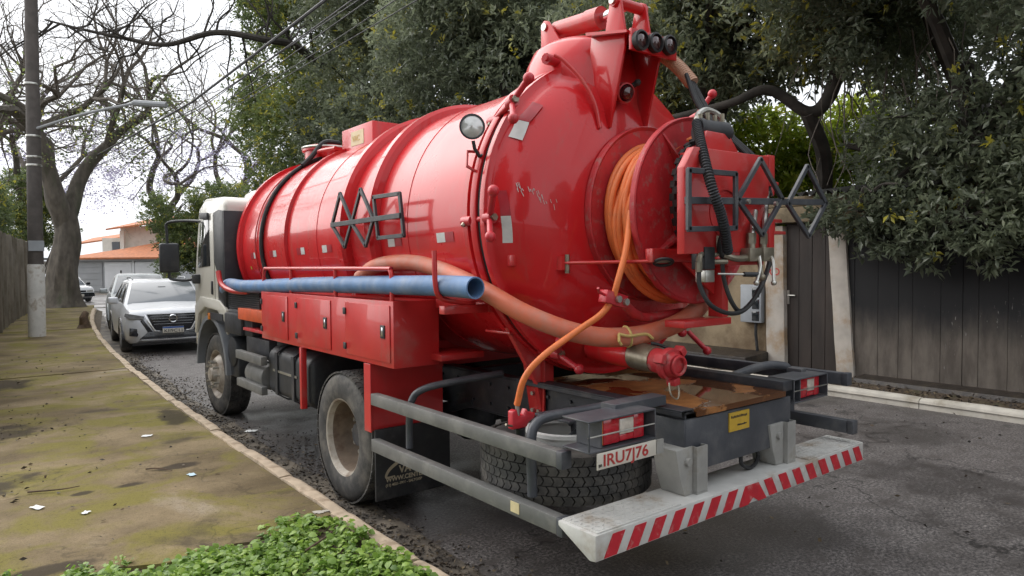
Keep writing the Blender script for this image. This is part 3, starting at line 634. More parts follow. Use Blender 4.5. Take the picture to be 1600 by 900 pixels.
# rear joint: tank flange, seal, door flange
ring('tank_flange', 0.055, 0.16, 1.035, 'red_paint', prof=[(TR - 0.02, 0.05), (1.035, 0.05), (1.04, 0.06), (1.04, 0.10), (1.01, 0.105), (1.005, 0.15), (1.025, 0.155), (1.025, 0.20), (TR - 0.01, 0.21)])
b = MB(); b.lathe([(0.95, 0.012), (1.022, 0.012), (1.022, 0.048), (0.95, 0.048)], TO, TD, 96); b.build('door_seal', 'black_rubber', tank)
HEAD = [(1.035, 0.01), (1.038, -0.002), (1.035, -0.03), (1.0, -0.036), (0.985, -0.05), (0.965, -0.085), (0.92, -0.150), (0.84, -0.215), (0.72, -0.275), (0.55, -0.325), (0.35, -0.355), (0.15, -0.366), (0.001, -0.368)]
b = MB(); b.lathe(HEAD, TO, TD, 96); door = b.build('rear_door', 'red_paint', truck)
def head_y(x, z, off=0.004):
    r = math.hypot(x - XC, z - 2.095); pr = HEAD[4:]
    for (r0, t0), (r1, t1) in zip(pr, pr[1:]):
        if r1 <= r <= r0: return 3.3 + t0 + (t1 - t0) * (r0 - r) / (r0 - r1) - off
    return 3.3 + pr[0][1] - off
def door_patch(name, m, quad, parent=door, off=0.004, n=6):
    b = MB(); vs = []
    for j in range(n + 1):
        for i in range(n + 1):
            u, v_ = i / n, j / n
            x = (1 - v_) * ((1 - u) * quad[0][0] + u * quad[1][0]) + v_ * ((1 - u) * quad[3][0] + u * quad[2][0])
            z = (1 - v_) * ((1 - u) * quad[0][1] + u * quad[1][1]) + v_ * ((1 - u) * quad[3][1] + u * quad[2][1])
            vs.append((x, head_y(x, z, off), z))
    b.add(vs, [(j * (n + 1) + i, j * (n + 1) + i + 1, (j + 1) * (n + 1) + i + 1, (j + 1) * (n + 1) + i) for j in range(n) for i in range(n)])
    return b.build(name, m, parent)
# reflective stickers on the door
door_patch('sticker', 'sticker_dark_red', [(2.432, 2.225), (2.465, 2.225), (2.475, 2.078), (2.440, 2.078)])
door_patch('sticker', 'sticker_white', [(2.440, 2.076), (2.475, 2.076), (2.490, 1.92), (2.454, 1.92)])
door_patch('sticker', 'sticker_dark_red', [(2.705, 2.775), (2.735, 2.745), (2.635, 2.635), (2.595, 2.660)])
door_patch('sticker', 'sticker_white', [(2.594, 2.658), (2.633, 2.633), (2.572, 2.520), (2.530, 2.550)])
door_patch('sticker', 'sticker_white', [(2.92, 1.29), (3.0, 1.27), (2.98, 1.22), (2.93, 1.25)])
ys_ = door_patch('warning_sign', 'sticker_yellow', [(3.235, 1.45), (3.40, 1.465), (3.395, 1.345), (3.24, 1.34)])
for k, (s, w) in enumerate((('VÁLVULA', 0.12), ('DE', 0.035), ('DESCARGA', 0.14))):
    zz = 1.422 - 0.038 * k; text(s, 'ink_black', ys_, (3.315 - w / 2, head_y(3.315, zz, 0.0125), zz), (1, 0, 0), (0, 0.25, 0.97), 0.034, width=w)
# faint chalky scuffs on the door
rg = random.Random(12); b = MB()
for k in range(26):
    x = 2.50 + rg.random() * 0.21 ; z = 2.25 - (x - 2.50) * 0.42 + (rg.random() - 0.5) * 0.06; l = 0.01 + rg.random() * 0.03
    x1, z1 = x + 0.006, z - l
    b.tube([(x, head_y(x, z, 0.001), z), (x1, head_y(x1, z1, 0.001), z1)], 0.0016, 4)
for k in range(60):
    x = 2.555 + rg.random() * 0.06; z = 1.92 - rg.random() * 0.13
    b.tube([(x, head_y(x, z, 0.001), z), (x + 0.004, head_y(x + 0.004, z - 0.006, 0.001), z - 0.006)], 0.0014, 4)
tag(b.build('chalk_scuff', 'sticker_white', door), None, kind='stuff')
# reflective stickers along the tank side
def tank_patch(name, m, t0, t1, a0, a1, r=TR + 0.003, parent=tank, n=5):
    b = MB(); vs = [tk(t0 + (t1 - t0) * i / n, a0 + (a1 - a0) * j / n, r) for j in range(n + 1) for i in range(n + 1)]
    b.add(vs, [(j * (n + 1) + i, j * (n + 1) + i + 1, (j + 1) * (n + 1) + i + 1, (j + 1) * (n + 1) + i) for j in range(n) for i in range(n)]); return b.build(name, m, parent)
for y_, flip in ((7.58, 1), (6.98, 1), (6.24, 1), (5.65, 0), (4.45, 0), (3.78, 0)):
    t = y_ - 3.3; a0, a1 = 184.5, 188.2
    if flip: tank_patch('sticker', 'sticker_white', t - 0.09, t, a0, a1); tank_patch('sticker', 'sticker_dark_red', t + 0.002, t + 0.10, a0, a1)
    else: tank_patch('sticker', 'sticker_white', t, t + 0.10, a0, a1); tank_patch('sticker', 'sticker_dark_red', t - 0.10, t - 0.002, a0, a1)
tank_patch('sticker', 'sticker_yellow', 4.42, 4.46, 193, 195)
# dome neck over the rear joint with hydraulic opener
DX, DY = 3.36, 3.46
b = MB(); b.lathe([(0.50, 2.75), (0.485, 2.98), (0.455, 3.12), (0.40, 3.22), (0.30, 3.275), (0.001, 3.285)], (0, 0, 0), (0, 0, 1), 40)
b.v = [(DX + x * 0.86, DY + y * 0.86, z) for x, y, z in b.v]; dome = b.build('dome', 'red_paint', truck)
b = MB(); b.cyl((2.88, 3.30, 3.08), (2.99, 3.33, 3.09), 0.035, n=10); b.cyl((2.86, 3.29, 3.08), (2.89, 3.30, 3.08), 0.018, n=8); b.build('breather', 'red_handle', dome)
for x in (3.27, 3.41):
    MB().prism([(3.80, 3.44), (3.80, 3.50), (3.765, 3.525), (3.72, 3.51), (3.52, 3.24), (3.70, 3.14), (3.80, 3.1)], 'x', x, x + 0.018).build('cylinder_bracket', 'red_paint', dome, bevel=0.004)
for x in (3.24, 3.475):
    MB().prism([(3.09, 3.455), (3.05, 3.485), (3.01, 3.465), (3.0, 3.42), (2.96, 3.19), (3.15, 3.20), (3.11, 3.40)], 'x', x, x + 0.02).build('lever_plate', 'red_paint', dome, bevel=0.004)
MB().cyl((3.22, 3.05, 3.44), (3.515, 3.05, 3.44), 0.035).build('hinge_pin', 'red_satin', dome)
MB().cyl((3.205, 3.05, 3.44), (3.222, 3.05, 3.44), 0.022, n=12).build('pin_end', 'steel_bright', dome)
MB().cyl((3.255, 3.755, 3.475), (3.265, 3.755, 3.475), 0.026, n=12).build('pin_end', 'steel_bright', dome)
b = MB(); b.cyl((3.36, 3.72, 3.455), (3.36, 3.36, 3.432), 0.068, n=24); b.cyl((3.36, 3.40, 3.435), (3.36, 3.28, 3.428), 0.075, n=24); b.build('hydraulic_cylinder', 'red_satin', dome, ang=30)
MB().cyl((3.36, 3.3, 3.429), (3.36, 3.05, 3.438), 0.030, n=16).build('piston_rod', 'chrome', dome)
# gussets and hood with work lamps
hood = MB(); hood.add([(3.07, 2.80, 3.165), (3.50, 2.80, 3.185), (3.50, 3.14, 3.235), (3.07, 3.14, 3.235), (3.07, 2.80, 3.15), (3.50, 2.80, 3.17), (3.50, 3.14, 3.215), (3.07, 3.14, 3.215)], [(0, 1, 2, 3), (7, 6, 5, 4), (0, 4, 5, 1), (1, 5, 6, 2), (2, 6, 7, 3), (3, 7, 4, 0)])
hd_ = hood.build('hood', 'red_paint', truck)
for x in (3.12, 3.44):
    MB().prism([(3.14, 3.215), (2.86, 3.17), (2.86, 3.09), (2.985, 2.63), (3.04, 2.62), (3.2, 2.85)], 'x', x, x + 0.018).build('gusset', 'red_paint', hd_, bevel=0.003)
MB().tube([(3.05, head_y(3.05, 2.62, -0.0), 2.62), (3.035, 3.03, 2.78), (2.99, 3.10, 2.93), (2.93, 3.19, 3.05), (2.9, 3.24, 3.09)], 0.012, 8, sm=5).build('weld_seam', 'red_satin', hd_)
MB().box(3.09, 3.50, 2.775, 2.80, 3.05, 3.175).build('lamp_panel', 'red_paint', hd_, bevel=0.004)
for x, z in ((3.145, 3.105), (3.275, 3.115), (3.405, 3.125)):
    b = MB(); b.lathe([(0.058, 0.0), (0.060, 0.035), (0.048, 0.04), (0.046, 0.02)], (x, 2.776, z), (0, -1, 0), 24); l = b.build('marker_lamp', 'black_rubber', hd_)
    b = MB(); b.lathe([(0.047, 0.022), (0.03, 0.038), (0.001, 0.042)], (x, 2.776, z), (0, -1, 0), 20); b.build('lens', 'lens_dark', l)
b = MB(); b.lathe([(0.06, 0.0), (0.062, 0.05), (0.054, 0.055), (0.05, 0.03)], (3.235, 2.99, 2.86), (-0.2, -0.9, -0.25), 20); l = b.build('work_lamp', 'red_worn', hd_)
b = MB(); b.lathe([(0.052, 0.035), (0.035, 0.075), (0.001, 0.088)], (3.235, 2.99, 2.86), (-0.2, -0.9, -0.25), 20); b.build('lens', 'lens_dark', l)
b = MB(); b.tube([(3.30, 3.0, 2.89), (3.32, 2.95, 2.92)], 0.018, 8); b.sphere((3.325, 2.94, 2.925), 0.022, 6); b.build('cable_gland', 'black_rubber', hd_)
# round work lamp on a bracket at the left of the joint
WL = V(2.34, 3.34, 2.60); wd = V(-0.55, -0.83, 0.03)
b = MB(); b.lathe([(0.03, -0.06), (0.062, -0.03), (0.074, 0.0), (0.076, 0.012), (0.066, 0.014), (0.064, 0.006)], WL, wd, 24); l = b.build('work_lamp', 'black_plastic', truck)
b = MB(); b.lathe([(0.066, 0.008), (0.04, 0.020), (0.001, 0.024)], WL, wd, 24); b.build('lens', 'reflector', l)
b = MB(); b.tube([WL + V(0.02, 0.02, -0.075), WL + V(0.03, 0.02, -0.12), WL + V(0.07, 0.03, -0.16), WL + V(0.10, 0.03, -0.15)], 0.012, 6); b.build('lamp_stem', 'dark_steel', l)
b = MB(); b.tube([(2.50, 3.42, 2.48), (2.36, 3.42, 2.47), (2.34, 3.40, 2.38), (2.46, 3.38, 2.32)], 0.010, 6); b.build('lamp_bracket', 'red_satin', l)
# clamps round the joint
def clamp(eye, hub, b1, b2):
    eye, hub, b1, b2 = map(Vector, (eye, hub, b1, b2))
    b = MB(); b.cyl(eye, hub, 0.018, n=10); b.cyl(eye + V(0, -0.06, 0), eye + V(0, 0.03, 0), 0.03, n=10)
    o = b.build('clamp', 'red_handle', truck)
    h = MB(); h.cyl(hub + (hub - eye).normalized() * -0.03, hub + (hub - eye).normalized() * 0.03, 0.036, n=14)
    h.tube([hub, (hub + b1) / 2, b1], 0.020, 10); h.tube([hub, (hub + b2) / 2, b2], 0.018, 10); h.sphere(b1, 0.034, 8); h.sphere(b2, 0.032, 8)
    h.build('handle', 'red_handle', o)
    n_ = MB(); nd = (hub - eye).normalized(); n_.cyl(hub + nd * 0.025, hub + nd * 0.05, 0.022, n=6); n_.cyl(eye + V(-.03, 0, -.03), eye + V(.0, 0, 0.01), 0.014, n=6); n_.each('nut', 'brass_fitting', o)
clamp((2.376, 3.46, 2.058), (2.394, 3.25, 2.068), (2.327, 3.12, 2.209), (2.301, 3.12, 1.951))
clamp((2.58, 3.46, 2.68), (2.544, 3.22, 2.748), (2.573, 3.10, 2.868), (2.441, 3.08, 2.618))
clamp((2.82, 3.46, 1.24), (2.867, 3.20, 1.239), (2.79, 3.08, 1.33), (2.886, 3.02, 1.158))
clamp((4.18, 3.40, 1.33), (4.12, 3.20, 1.32), (3.97, 3.10, 1.30), (4.19, 3.05, 1.157))
clamp((4.26, 3.40, 2.80), (4.25, 3.20, 2.86), (4.318, 3.10, 3.027), (4.12, 3.12, 2.82))
# hazard symbol frames (rectangle + two diamonds of square bar)
def frame_sign(name, M, parent):
    fr = MB()
    def bar(a, c, w=0.014):
        a = Vector(a); c = Vector(c); d = (c - a).normalized(); nrm = V(0, 0, 1).cross(d)
        vs = []
        for p in (a - d * w * 0.5, c + d * w * 0.5):
            for s1, s2 in ((-1, -1), (1, -1), (1, 1), (-1, 1)): vs.append(M @ (p + nrm * (s1 * w) + V(0, 0, s2 * 0.010)))
        fr.add(vs, [(0, 3, 2, 1), (4, 5, 6, 7), (0, 1, 5, 4), (1, 2, 6, 5), (2, 3, 7, 6), (3, 0, 4, 7)])
    return fr, bar
M = Matrix(((1, 0, 0, 2.85), (0, 0, 1, 2.185), (0, 1, 0, 2.115), (0, 0, 0, 1)))      # rear sign: local x right, y up
fr, bar = frame_sign('x', M, truck)
for a, c in (((0, 0.145), (0.40, 0.155)), ((0.40, 0.155), (0.40, -0.135)), ((0.40, -0.135), (0, -0.15)), ((0, -0.15), (0, 0.145))): bar(a + (0,), c + (0,))
for cx in (0.64, 1.14):
    for a, c in (((cx - 0.215, 0.02), (cx, 0.255)), ((cx, 0.255), (cx + 0.225, 0.045)), ((cx + 0.225, 0.045), (cx + 0.02, -0.165)), ((cx + 0.02, -0.165), (cx - 0.215, 0.02))): bar(a + (0.004,), c + (0.004,))
bar((0.0, -0.005, 0.011), (1.36, 0.05, 0.011), 0.018)
sg = fr.build('hazard_frame', 'grey_paint', truck, bevel=0.002, seg=1)
b = MB()
for x in (3.33, 3.60): b.cyl((x, 2.165, 2.125), (x, 2.15, 2.125), 0.014, n=10)
b.each('bolt', 'steel_bright', sg)
M = Matrix(((0, 0, -1, 2.31), (-1, 0, 0, 5.28), (0, 1, 0, 2.13), (0, 0, 0, 1)))      # side sign: local x towards the rear
fr, bar = frame_sign('x', M, truck)
for cx in (0.19, 0.55):
    for a, c in (((cx - 0.17, -0.01), (cx - 0.01, 0.23)), ((cx - 0.01, 0.23), (cx + 0.19, 0.0)), ((cx + 0.19, 0.0), (cx + 0.06, -0.19)), ((cx + 0.06, -0.19), (cx - 0.17, -0.01))): bar(a + (0.004,), c + (0.004,))
for a, c in (((0.74, 0.155), (1.12, 0.15)), ((1.12, 0.15), (1.17, -0.135)), ((1.17, -0.135), (0.80, -0.14)), ((0.80, -0.14), (0.74, 0.155))): bar(a + (0,), c + (0,))
bar((0.03, -0.01, 0.011), (1.14, 0.0, 0.011), 0.018)
sg2 = fr.build('hazard_frame', 'dark_steel', truck, bevel=0.002, seg=1)
b = MB(); b.cyl((2.3, 4.72, 2.125), (2.44, 4.72, 2.125), 0.012, n=8); b.cyl((2.3, 4.3, 2.125), (2.44, 4.3, 2.125), 0.012, n=8); b.each('standoff', 'red_satin', sg2)
# box and manhole on top of the tank
b = MB(); b.box(3.05, 3.78, 6.0, 6.68, 2.70, 3.17); tb = b.build('top_box', 'red_paint', truck, bevel=0.01)
b = MB(); b.box(3.046, 3.049, 6.18, 6.46, 2.98, 3.12); lb = b.build('label', 'label_cream', tb)
text('VAC', 'sticker_yellow', lb, (3.044, 6.42, 3.02), (0, -1, 0), (0, 0, 1), 0.08)
b = MB(); b.lathe([(0.24, 2.82), (0.24, 3.06), (0.27, 3.065), (0.27, 3.10), (0.22, 3.13), (0.001, 3.14)], (3.22, 7.45, 0), (0, 0, 1), 28); mh = b.build('manhole', 'red_paint', truck)
b = MB(); b.torus((3.22, 7.45, 3.10), (0, 0, 1), 0.265, 0.016, 28); b.build('lid_rim', 'steel_bright', mh)
b = MB(); b.tube([(3.3, 7.3, 3.16), (3.1, 7.25, 3.14), (2.95, 7.24, 2.97), (2.85, 7.24, 2.87)], 0.028, 8, sm=4); b.build('hose', 'black_rubber', mh)
b = MB(); b.tube([(3.0, 6.72, 3.0), (3.0, 7.15, 3.02), (3.1, 7.25, 3.0)], 0.022, 8, sm=4); b.build('pipe', 'red_satin', mh)
# ---------------------------------------------------------------- hose reel on the rear door
RC = V(3.44, 0, 2.105)
def disc(y0, y1, R, rin, name, m, parent, lip=0.0):
    b = MB(); s = -1
    prof = [(rin, y0), (R - 0.02, y0), (R, y0 - lip), (R + 0.006, y0 - lip + 0.006), (R + 0.006, y1 + lip), (R - 0.01, y1), (rin, y1)]
    b.lathe([(r, y) for r, y in prof], (RC.x, 0, RC.z), (0, 1, 0), 72); return b.build(name, m, parent, ang=30)
reel = disc(2.585, 2.60, 0.55, 0.02, 'hose_reel', 'red_worn', truck, 0.012)
disc(2.935, 2.95, 0.55, 0.05, 'flange', 'red_worn', reel, 0.015)
b = MB(); b.lathe([(0.30, 2.6), (0.30, 2.94)], (RC.x, 0, RC.z), (0, 1, 0), 40); b.build('drum', 'red_worn', reel)
for a in (35, 125, 215, 305):
    d = V(math.cos(R_(a)), 0, math.sin(R_(a))); n_ = V(0, -1, 0); s_ = d.cross(n_)
    p = V(RC.x, 2.584, RC.z); b = MB(); w = 0.008
    q = [p + d * 0.13, p + d * 0.53, p + d * 0.13 + n_ * 0.11]
    b.add([x + s_ * w for x in q] + [x - s_ * w for x in q], [(0, 1, 2), (5, 4, 3), (0, 3, 4, 1), (1, 4, 5, 2), (2, 5, 3, 0)]); b.build('stiffener', 'red_worn', reel)
b = MB(); b.lathe([(0.25, 2.583), (0.26, 2.56), (0.14, 2.53), (0.14, 2.45)], (RC.x, 0, RC.z), (0, 1, 0), 40); b.build('hub', 'red_worn', reel)
hs1 = MB(); rg = random.Random(9)
for lay, (Rr, cnt) in enumerate(((0.395, 8), (0.435, 7))):
    for i in range(cnt):
        y_ = 2.625 + 0.0415 * i + lay * 0.0205; hs1.torus((RC.x + (rg.random() - .5) * 0.014, y_, RC.z - 0.012 * lay + (rg.random() - .5) * 0.014), (0.05 * (rg.random() - .5) * 2, 1, 0.09 * (rg.random() - .5)), Rr, 0.0205, 56, 10, 0.006, i + lay * 20)
for k in range(3): hs1.torus((RC.x + 0.02, 2.66 + 0.06 * k, RC.z - 0.05 - 0.02 * k), (0.12, 1, 0.15 - 0.1 * k), 0.478 - 0.01 * k, 0.0205, 56, 10, 0.008, 70 + k)
hs1.build('wound_hose', 'orange_hose', reel)
b = MB(); b.tube([(2.946, 2.660, 2.089), (2.864, 2.620, 1.872), (2.797, 2.620, 1.696), (2.783, 2.650, 1.597), (2.723, 2.680, 1.514), (2.629, 2.750, 1.434), (2.433, 2.820, 1.303), (2.347, 2.880, 1.184), (2.348, 2.950, 1.026)], 0.0185, 10, sm=6); b.build('loose_hose', 'orange_hose', reel)
# guide with pinch rollers
b = MB(); b.box(-0.085, 0.085, -0.03, 0.03, -0.035, 0.035, Matrix.Translation((2.80, 2.655, 1.60)) @ Matrix.Rotation(R_(14), 4, 'Y')); gd = b.build('hose_guide', 'red_handle', truck, bevel=0.004)
b = MB(); b.tube([(2.74, 2.65, 1.62), (2.66, 2.63, 1.645), (2.645, 2.62, 1.665)], 0.008, 6); b.build('lever', 'red_handle', gd)
b = MB()
for x in (2.80, 2.86): b.cyl((x, 2.622, 1.60 - (x - 2.8) * 0.3), (x, 2.605, 1.60 - (x - 2.8) * 0.3), 0.020, n=8)
b.each('nut', 'steel_bright', gd)
b = MB(); b.tube([(2.87, 2.66, 1.585), (3.05, 2.72, 1.50), (3.2, 2.75, 1.47), (3.52, 2.72, 1.49)], 0.028, 10, sm=5); b.build('guide_arm', 'red_worn', gd)
# support box with drive
b = MB(); b.prism([(2.90, 2.29), (2.98, 2.40), (3.68, 2.41), (3.68, 1.86), (2.90, 1.84)], 'y', 2.25, 2.30); sb = b.build('reel_support', 'red_satin', truck, bevel=0.006)
b = MB(); b.box(3.681, 3.74, 2.25, 2.33, 2.24, 2.42); b.box(3.681, 3.74, 2.25, 2.33, 1.86, 2.08); b.box(3.741, 3.80, 2.26, 2.33, 2.25, 2.27); b.box(3.741, 3.84, 2.26, 2.33, 2.03, 2.05); b.box(3.741, 3.88, 2.26, 2.33, 1.96, 1.98)
b.cyl((3.77, 2.30, 2.19), (3.77, 2.30, 2.249), 0.026, n=12); b.cyl((3.78, 2.30, 1.981), (3.78, 2.30, 2.029), 0.026, n=12); b.each('hinge', 'red_satin', sb, bevel=0.003)
b = MB(); b.lathe([(0.14, 0.0), (0.14, 0.006), (0.12, 0.008)], (3.25, 2.251, 2.07), (0, -1, 0), 30); b.build('weld_ring', 'red_satin', sb)
b = MB(); b.prism([(3.10, 2.405), (3.16, 2.51), (3.36, 2.51), (3.46, 2.41)], 'y', 2.30, 2.33); b.build('motor_base', 'red_satin', sb, bevel=0.004)
b = MB(); b.box(3.18, 3.42, 2.331, 2.50, 2.40, 2.416); b.build('motor_shelf', 'red_satin', sb, bevel=0.003)
b = MB(); b.cyl((3.23, 2.39, 2.535), (3.38, 2.335, 2.525), 0.058, n=20); b.cyl((3.38, 2.335, 2.525), (3.40, 2.328, 2.524), 0.042, n=16); b.cyl((3.205, 2.40, 2.537), (3.23, 2.39, 2.535), 0.064, n=20); mo = b.build('drive_motor', 'black_plastic', sb, ang=30)
b = MB()
for i in range(4): b.cyl((3.22 + 0.045 * i, 2.39 - 0.016 * i, 2.575), (3.22 + 0.045 * i, 2.39 - 0.016 * i, 2.62 + 0.01 * (i % 2)), 0.013, n=8)
b.each('port_fitting', 'brass_fitting', mo)
ch = MB()
for i in range(64):
    a = 2 * math.pi * i / 64; c = V(RC.x - 0.02 + 0.30 * math.cos(a), 2.50 - (0.02 if i % 2 else 0), RC.z + 0.06 + 0.36 * math.sin(a))
    ch.box(-0.013, 0.013, -0.016, 0.016, -0.020, 0.020, Matrix.Translation(c) @ Matrix.Rotation(-a, 4, 'Y'))
tag(ch.build('drive_chain', 'black_rubber', sb, smooth=False), None, kind='stuff')
b = MB(); b.box(2.92, 3.46, 2.49, 2.53, 1.80, 1.875); b.prism([(2.90, 1.80), (2.90, 1.875), (3.02, 1.875), (3.02, 1.80)], 'y', 2.46, 2.488); b.build('reel_arm', 'red_satin', sb, bevel=0.004)
b = MB(); b.box(3.50, 3.56, 2.44, 2.54, 1.472, 1.87); b.box(3.12, 3.562, 2.42, 2.56, 1.43, 1.47); b.prism([(3.20, 1.799), (3.499, 1.799), (3.499, 1.60)], 'y', 2.49, 2.51); b.build('lower_bracket', 'red_satin', sb, bevel=0.004)
MB().box(3.47, 3.56, 2.301, 2.55, 1.871, 1.95).build('support_arm', 'red_satin', sb, bevel=0.004)
b = MB(); b.box(3.30, 3.66, 2.27, 2.42, 1.78, 1.835); b.build('lower_box', 'red_satin', sb, bevel=0.004)
b = MB(); b.tube([(2.74, 3.02, 1.80), (2.94, 2.48, 1.806)], 0.010, 8); b.box(2.72, 2.79, 2.99, 3.05, 1.76, 1.84); lr = b.build('lock_rod', 'red_satin', truck)
b = MB(); b.torus((2.965, 2.44, 1.80), (0.25, 0.3, 1), 0.050, 0.009, 24, 6); b.build('pull_ring', 'black_rubber', lr)
b = MB(); b.cyl((2.76, 2.985, 1.85), (2.76, 2.985, 1.74), 0.014, n=8); b.cyl((2.93, 2.47, 1.805), (3.02, 2.43, 1.81), 0.012, n=8); b.each('bolt', 'brass_fitting', lr)
MB().prism([(2.48, 1.85), (2.515, 1.85), (2.515, 1.785), (2.48, 1.785)], 'y', head_y(2.5, 1.82, 0.025), head_y(2.5, 1.82, -0.02)).build('lug', 'red_satin', door, bevel=0.006)
# ---------------------------------------------------------------- hydraulic plumbing
hyd = MB().tube([(3.478, 3.000, 3.202), (3.515, 2.900, 3.123), (3.548, 2.800, 3.025), (3.558, 2.700, 2.906)], 0.042, 14, sm=6).build('hose_sleeve', 'beige_hose', truck)
bb = MB(); sp = spline([(3.478, 3.000, 3.202), (3.515, 2.900, 3.123), (3.548, 2.800, 3.025), (3.558, 2.700, 2.906)], 10)
for i in range(2, len(sp) - 1, 1): bb.torus(sp[i], sp[i] - sp[i - 1], 0.042, 0.0035, 16, 5)
tag(bb.build('sleeve_ridge', 'beige_hose', hyd), None, kind='stuff')
for pts in ([(3.540, 2.720, 2.955), (3.507, 2.600, 2.744), (3.519, 2.450, 2.568), (3.610, 2.330, 2.408), (3.718, 2.280, 2.208)], [(3.559, 2.720, 2.950), (3.545, 2.600, 2.741), (3.557, 2.450, 2.565), (3.649, 2.330, 2.404), (3.734, 2.280, 2.202)], [(3.578, 2.720, 2.937), (3.583, 2.600, 2.731), (3.595, 2.450, 2.554), (3.689, 2.330, 2.392), (3.751, 2.280, 2.188)], [(3.524, 2.720, 2.960), (3.476, 2.600, 2.747), (3.487, 2.450, 2.572), (3.577, 2.330, 2.412), (3.704, 2.280, 2.215)]): MB().tube(pts, 0.0135, 8, sm=6).build('hydraulic_hose', 'black_rubber', hyd)
spr = MB().tube([(3.197, 2.400, 2.578), (3.068, 2.270, 2.413), (2.980, 2.150, 2.204), (3.050, 2.130, 2.027), (3.179, 2.180, 1.847)], 0.022, 10, sm=6).build('spiral_hose', 'black_rubber', hyd)
bb = MB(); sp = spline([(3.197, 2.400, 2.578), (3.068, 2.270, 2.413), (2.980, 2.150, 2.204), (3.050, 2.130, 2.027), (3.179, 2.180, 1.847)], 14)
for i in range(1, len(sp) - 1): bb.torus(sp[i], sp[i] - sp[i - 1], 0.023, 0.0055, 14, 5)
tag(bb.build('spiral_wrap', 'dark_steel', spr), None, kind='stuff')
MB().tube([(3.020, 2.250, 1.747), (3.018, 2.240, 1.670), (3.062, 2.200, 1.569), (3.251, 2.200, 1.519), (3.445, 2.220, 1.558), (3.695, 2.280, 1.719), (3.788, 2.300, 1.851)], 0.0125, 8, sm=6).build('hydraulic_hose', 'black_rubber', hyd); MB().tube([(3.294, 2.300, 1.814), (3.261, 2.260, 1.691), (3.280, 2.220, 1.569), (3.371, 2.220, 1.529), (3.581, 2.250, 1.628), (3.781, 2.300, 1.794)], 0.0125, 8, sm=6).build('hydraulic_hose', 'black_rubber', hyd)
MB().tube([(3.219, 2.200, 1.985), (3.179, 2.220, 1.934), (3.185, 2.240, 1.866), (3.248, 2.260, 1.824)], 0.016, 8, sm=6).build('hydraulic_hose', 'black_rubber', hyd)
MB().tube([(3.197, 2.400, 2.571), (3.247, 2.420, 2.630), (3.351, 2.440, 2.668), (3.454, 2.440, 2.652), (3.488, 2.420, 2.597)], 0.018, 8, sm=6).build('steel_pipe', 'steel_bright', hyd)
b = MB(); b.tube([(3.539, 2.250, 2.087), (3.467, 2.220, 1.974), (3.455, 2.220, 1.860)], 0.016, 8, sm=4); b.tube([(3.688, 2.270, 2.206), (3.621, 2.240, 2.034), (3.603, 2.240, 1.861)], 0.016, 8, sm=4); b.each('steel_pipe', 'steel_bright', hyd)
b = MB(); b.tube([(3.234, 2.250, 1.838), (3.308, 2.220, 1.817), (3.443, 2.220, 1.824)], 0.018, 8, sm=4)
for p in ((3.455, 2.22, 1.90), (3.603, 2.24, 1.90)): b.cyl(p, V(*p) + V(0, 0, 0.06), 0.026, n=6); b.cyl(V(*p) + V(0, 0, -0.03), p, 0.022, n=10)
b.cyl((3.02, 2.25, 1.747), (3.02, 2.25, 1.80), 0.018, n=6); b.tube([(3.02, 2.25, 1.80), (3.03, 2.25, 1.835), (3.08, 2.27, 1.845)], 0.016, 8, sm=4)
for x in (3.07, 3.12): b.cyl((x, 2.28, 1.86), (x, 2.28, 1.93), 0.018, n=6)
b.tube([(3.13, 2.27, 1.83), (3.22, 2.25, 1.85), (3.26, 2.25, 1.87)], 0.014, 8); b.cyl((3.14, 2.26, 1.80), (3.25, 2.24, 1.80), 0.014, n=8)
b.cyl((3.19, 2.25, 1.87), (3.19, 2.25, 1.94), 0.017, n=6); b.each('pipe_fitting', 'brass_fitting', hyd)
b = MB(); b.box(3.40, 3.52, 2.19, 2.26, 1.80, 1.875); b.box(3.55, 3.66, 2.20, 2.27, 1.80, 1.88); b.cyl((3.54, 2.23, 1.83), (3.53, 2.20, 1.72), 0.014, n=8); b.sphere((3.53, 2.2, 1.71), 0.022, 6); b.each('ball_valve', 'brass_fitting', hyd, bevel=0.006)
b = MB(); b.tube([(3.500, 2.200, 1.831), (3.449, 2.160, 1.766), (3.349, 2.120, 1.684)], 0.010, 8, sm=4); b.tube([(3.643, 2.220, 1.838), (3.611, 2.180, 1.794), (3.552, 2.140, 1.679)], 0.010, 8, sm=4); b.sphere((3.349, 2.12, 1.684), 0.016, 6); b.sphere((3.552, 2.14, 1.679), 0.016, 6); b.each('valve_lever', 'steel_bright', hyd)
vb = MB().box(3.06, 3.15, 2.24, 2.33, 1.76, 1.88).build('valve_block', 'black_plastic', hyd, bevel=0.006)
MB().box(3.08, 3.16, 2.25, 2.32, 1.69, 1.758).build('lower_block', 'steel_bright', vb, bevel=0.006)
b = MB(); b.cyl((3.17, 2.24, 1.735), (3.34, 2.17, 1.730), 0.006, n=8); b.build('lever_rod', 'steel_bright', vb); MB().cyl((3.32, 2.178, 1.7305), (3.40, 2.145, 1.728), 0.014, n=10).build('lever_grip', 'black_plastic', vb)
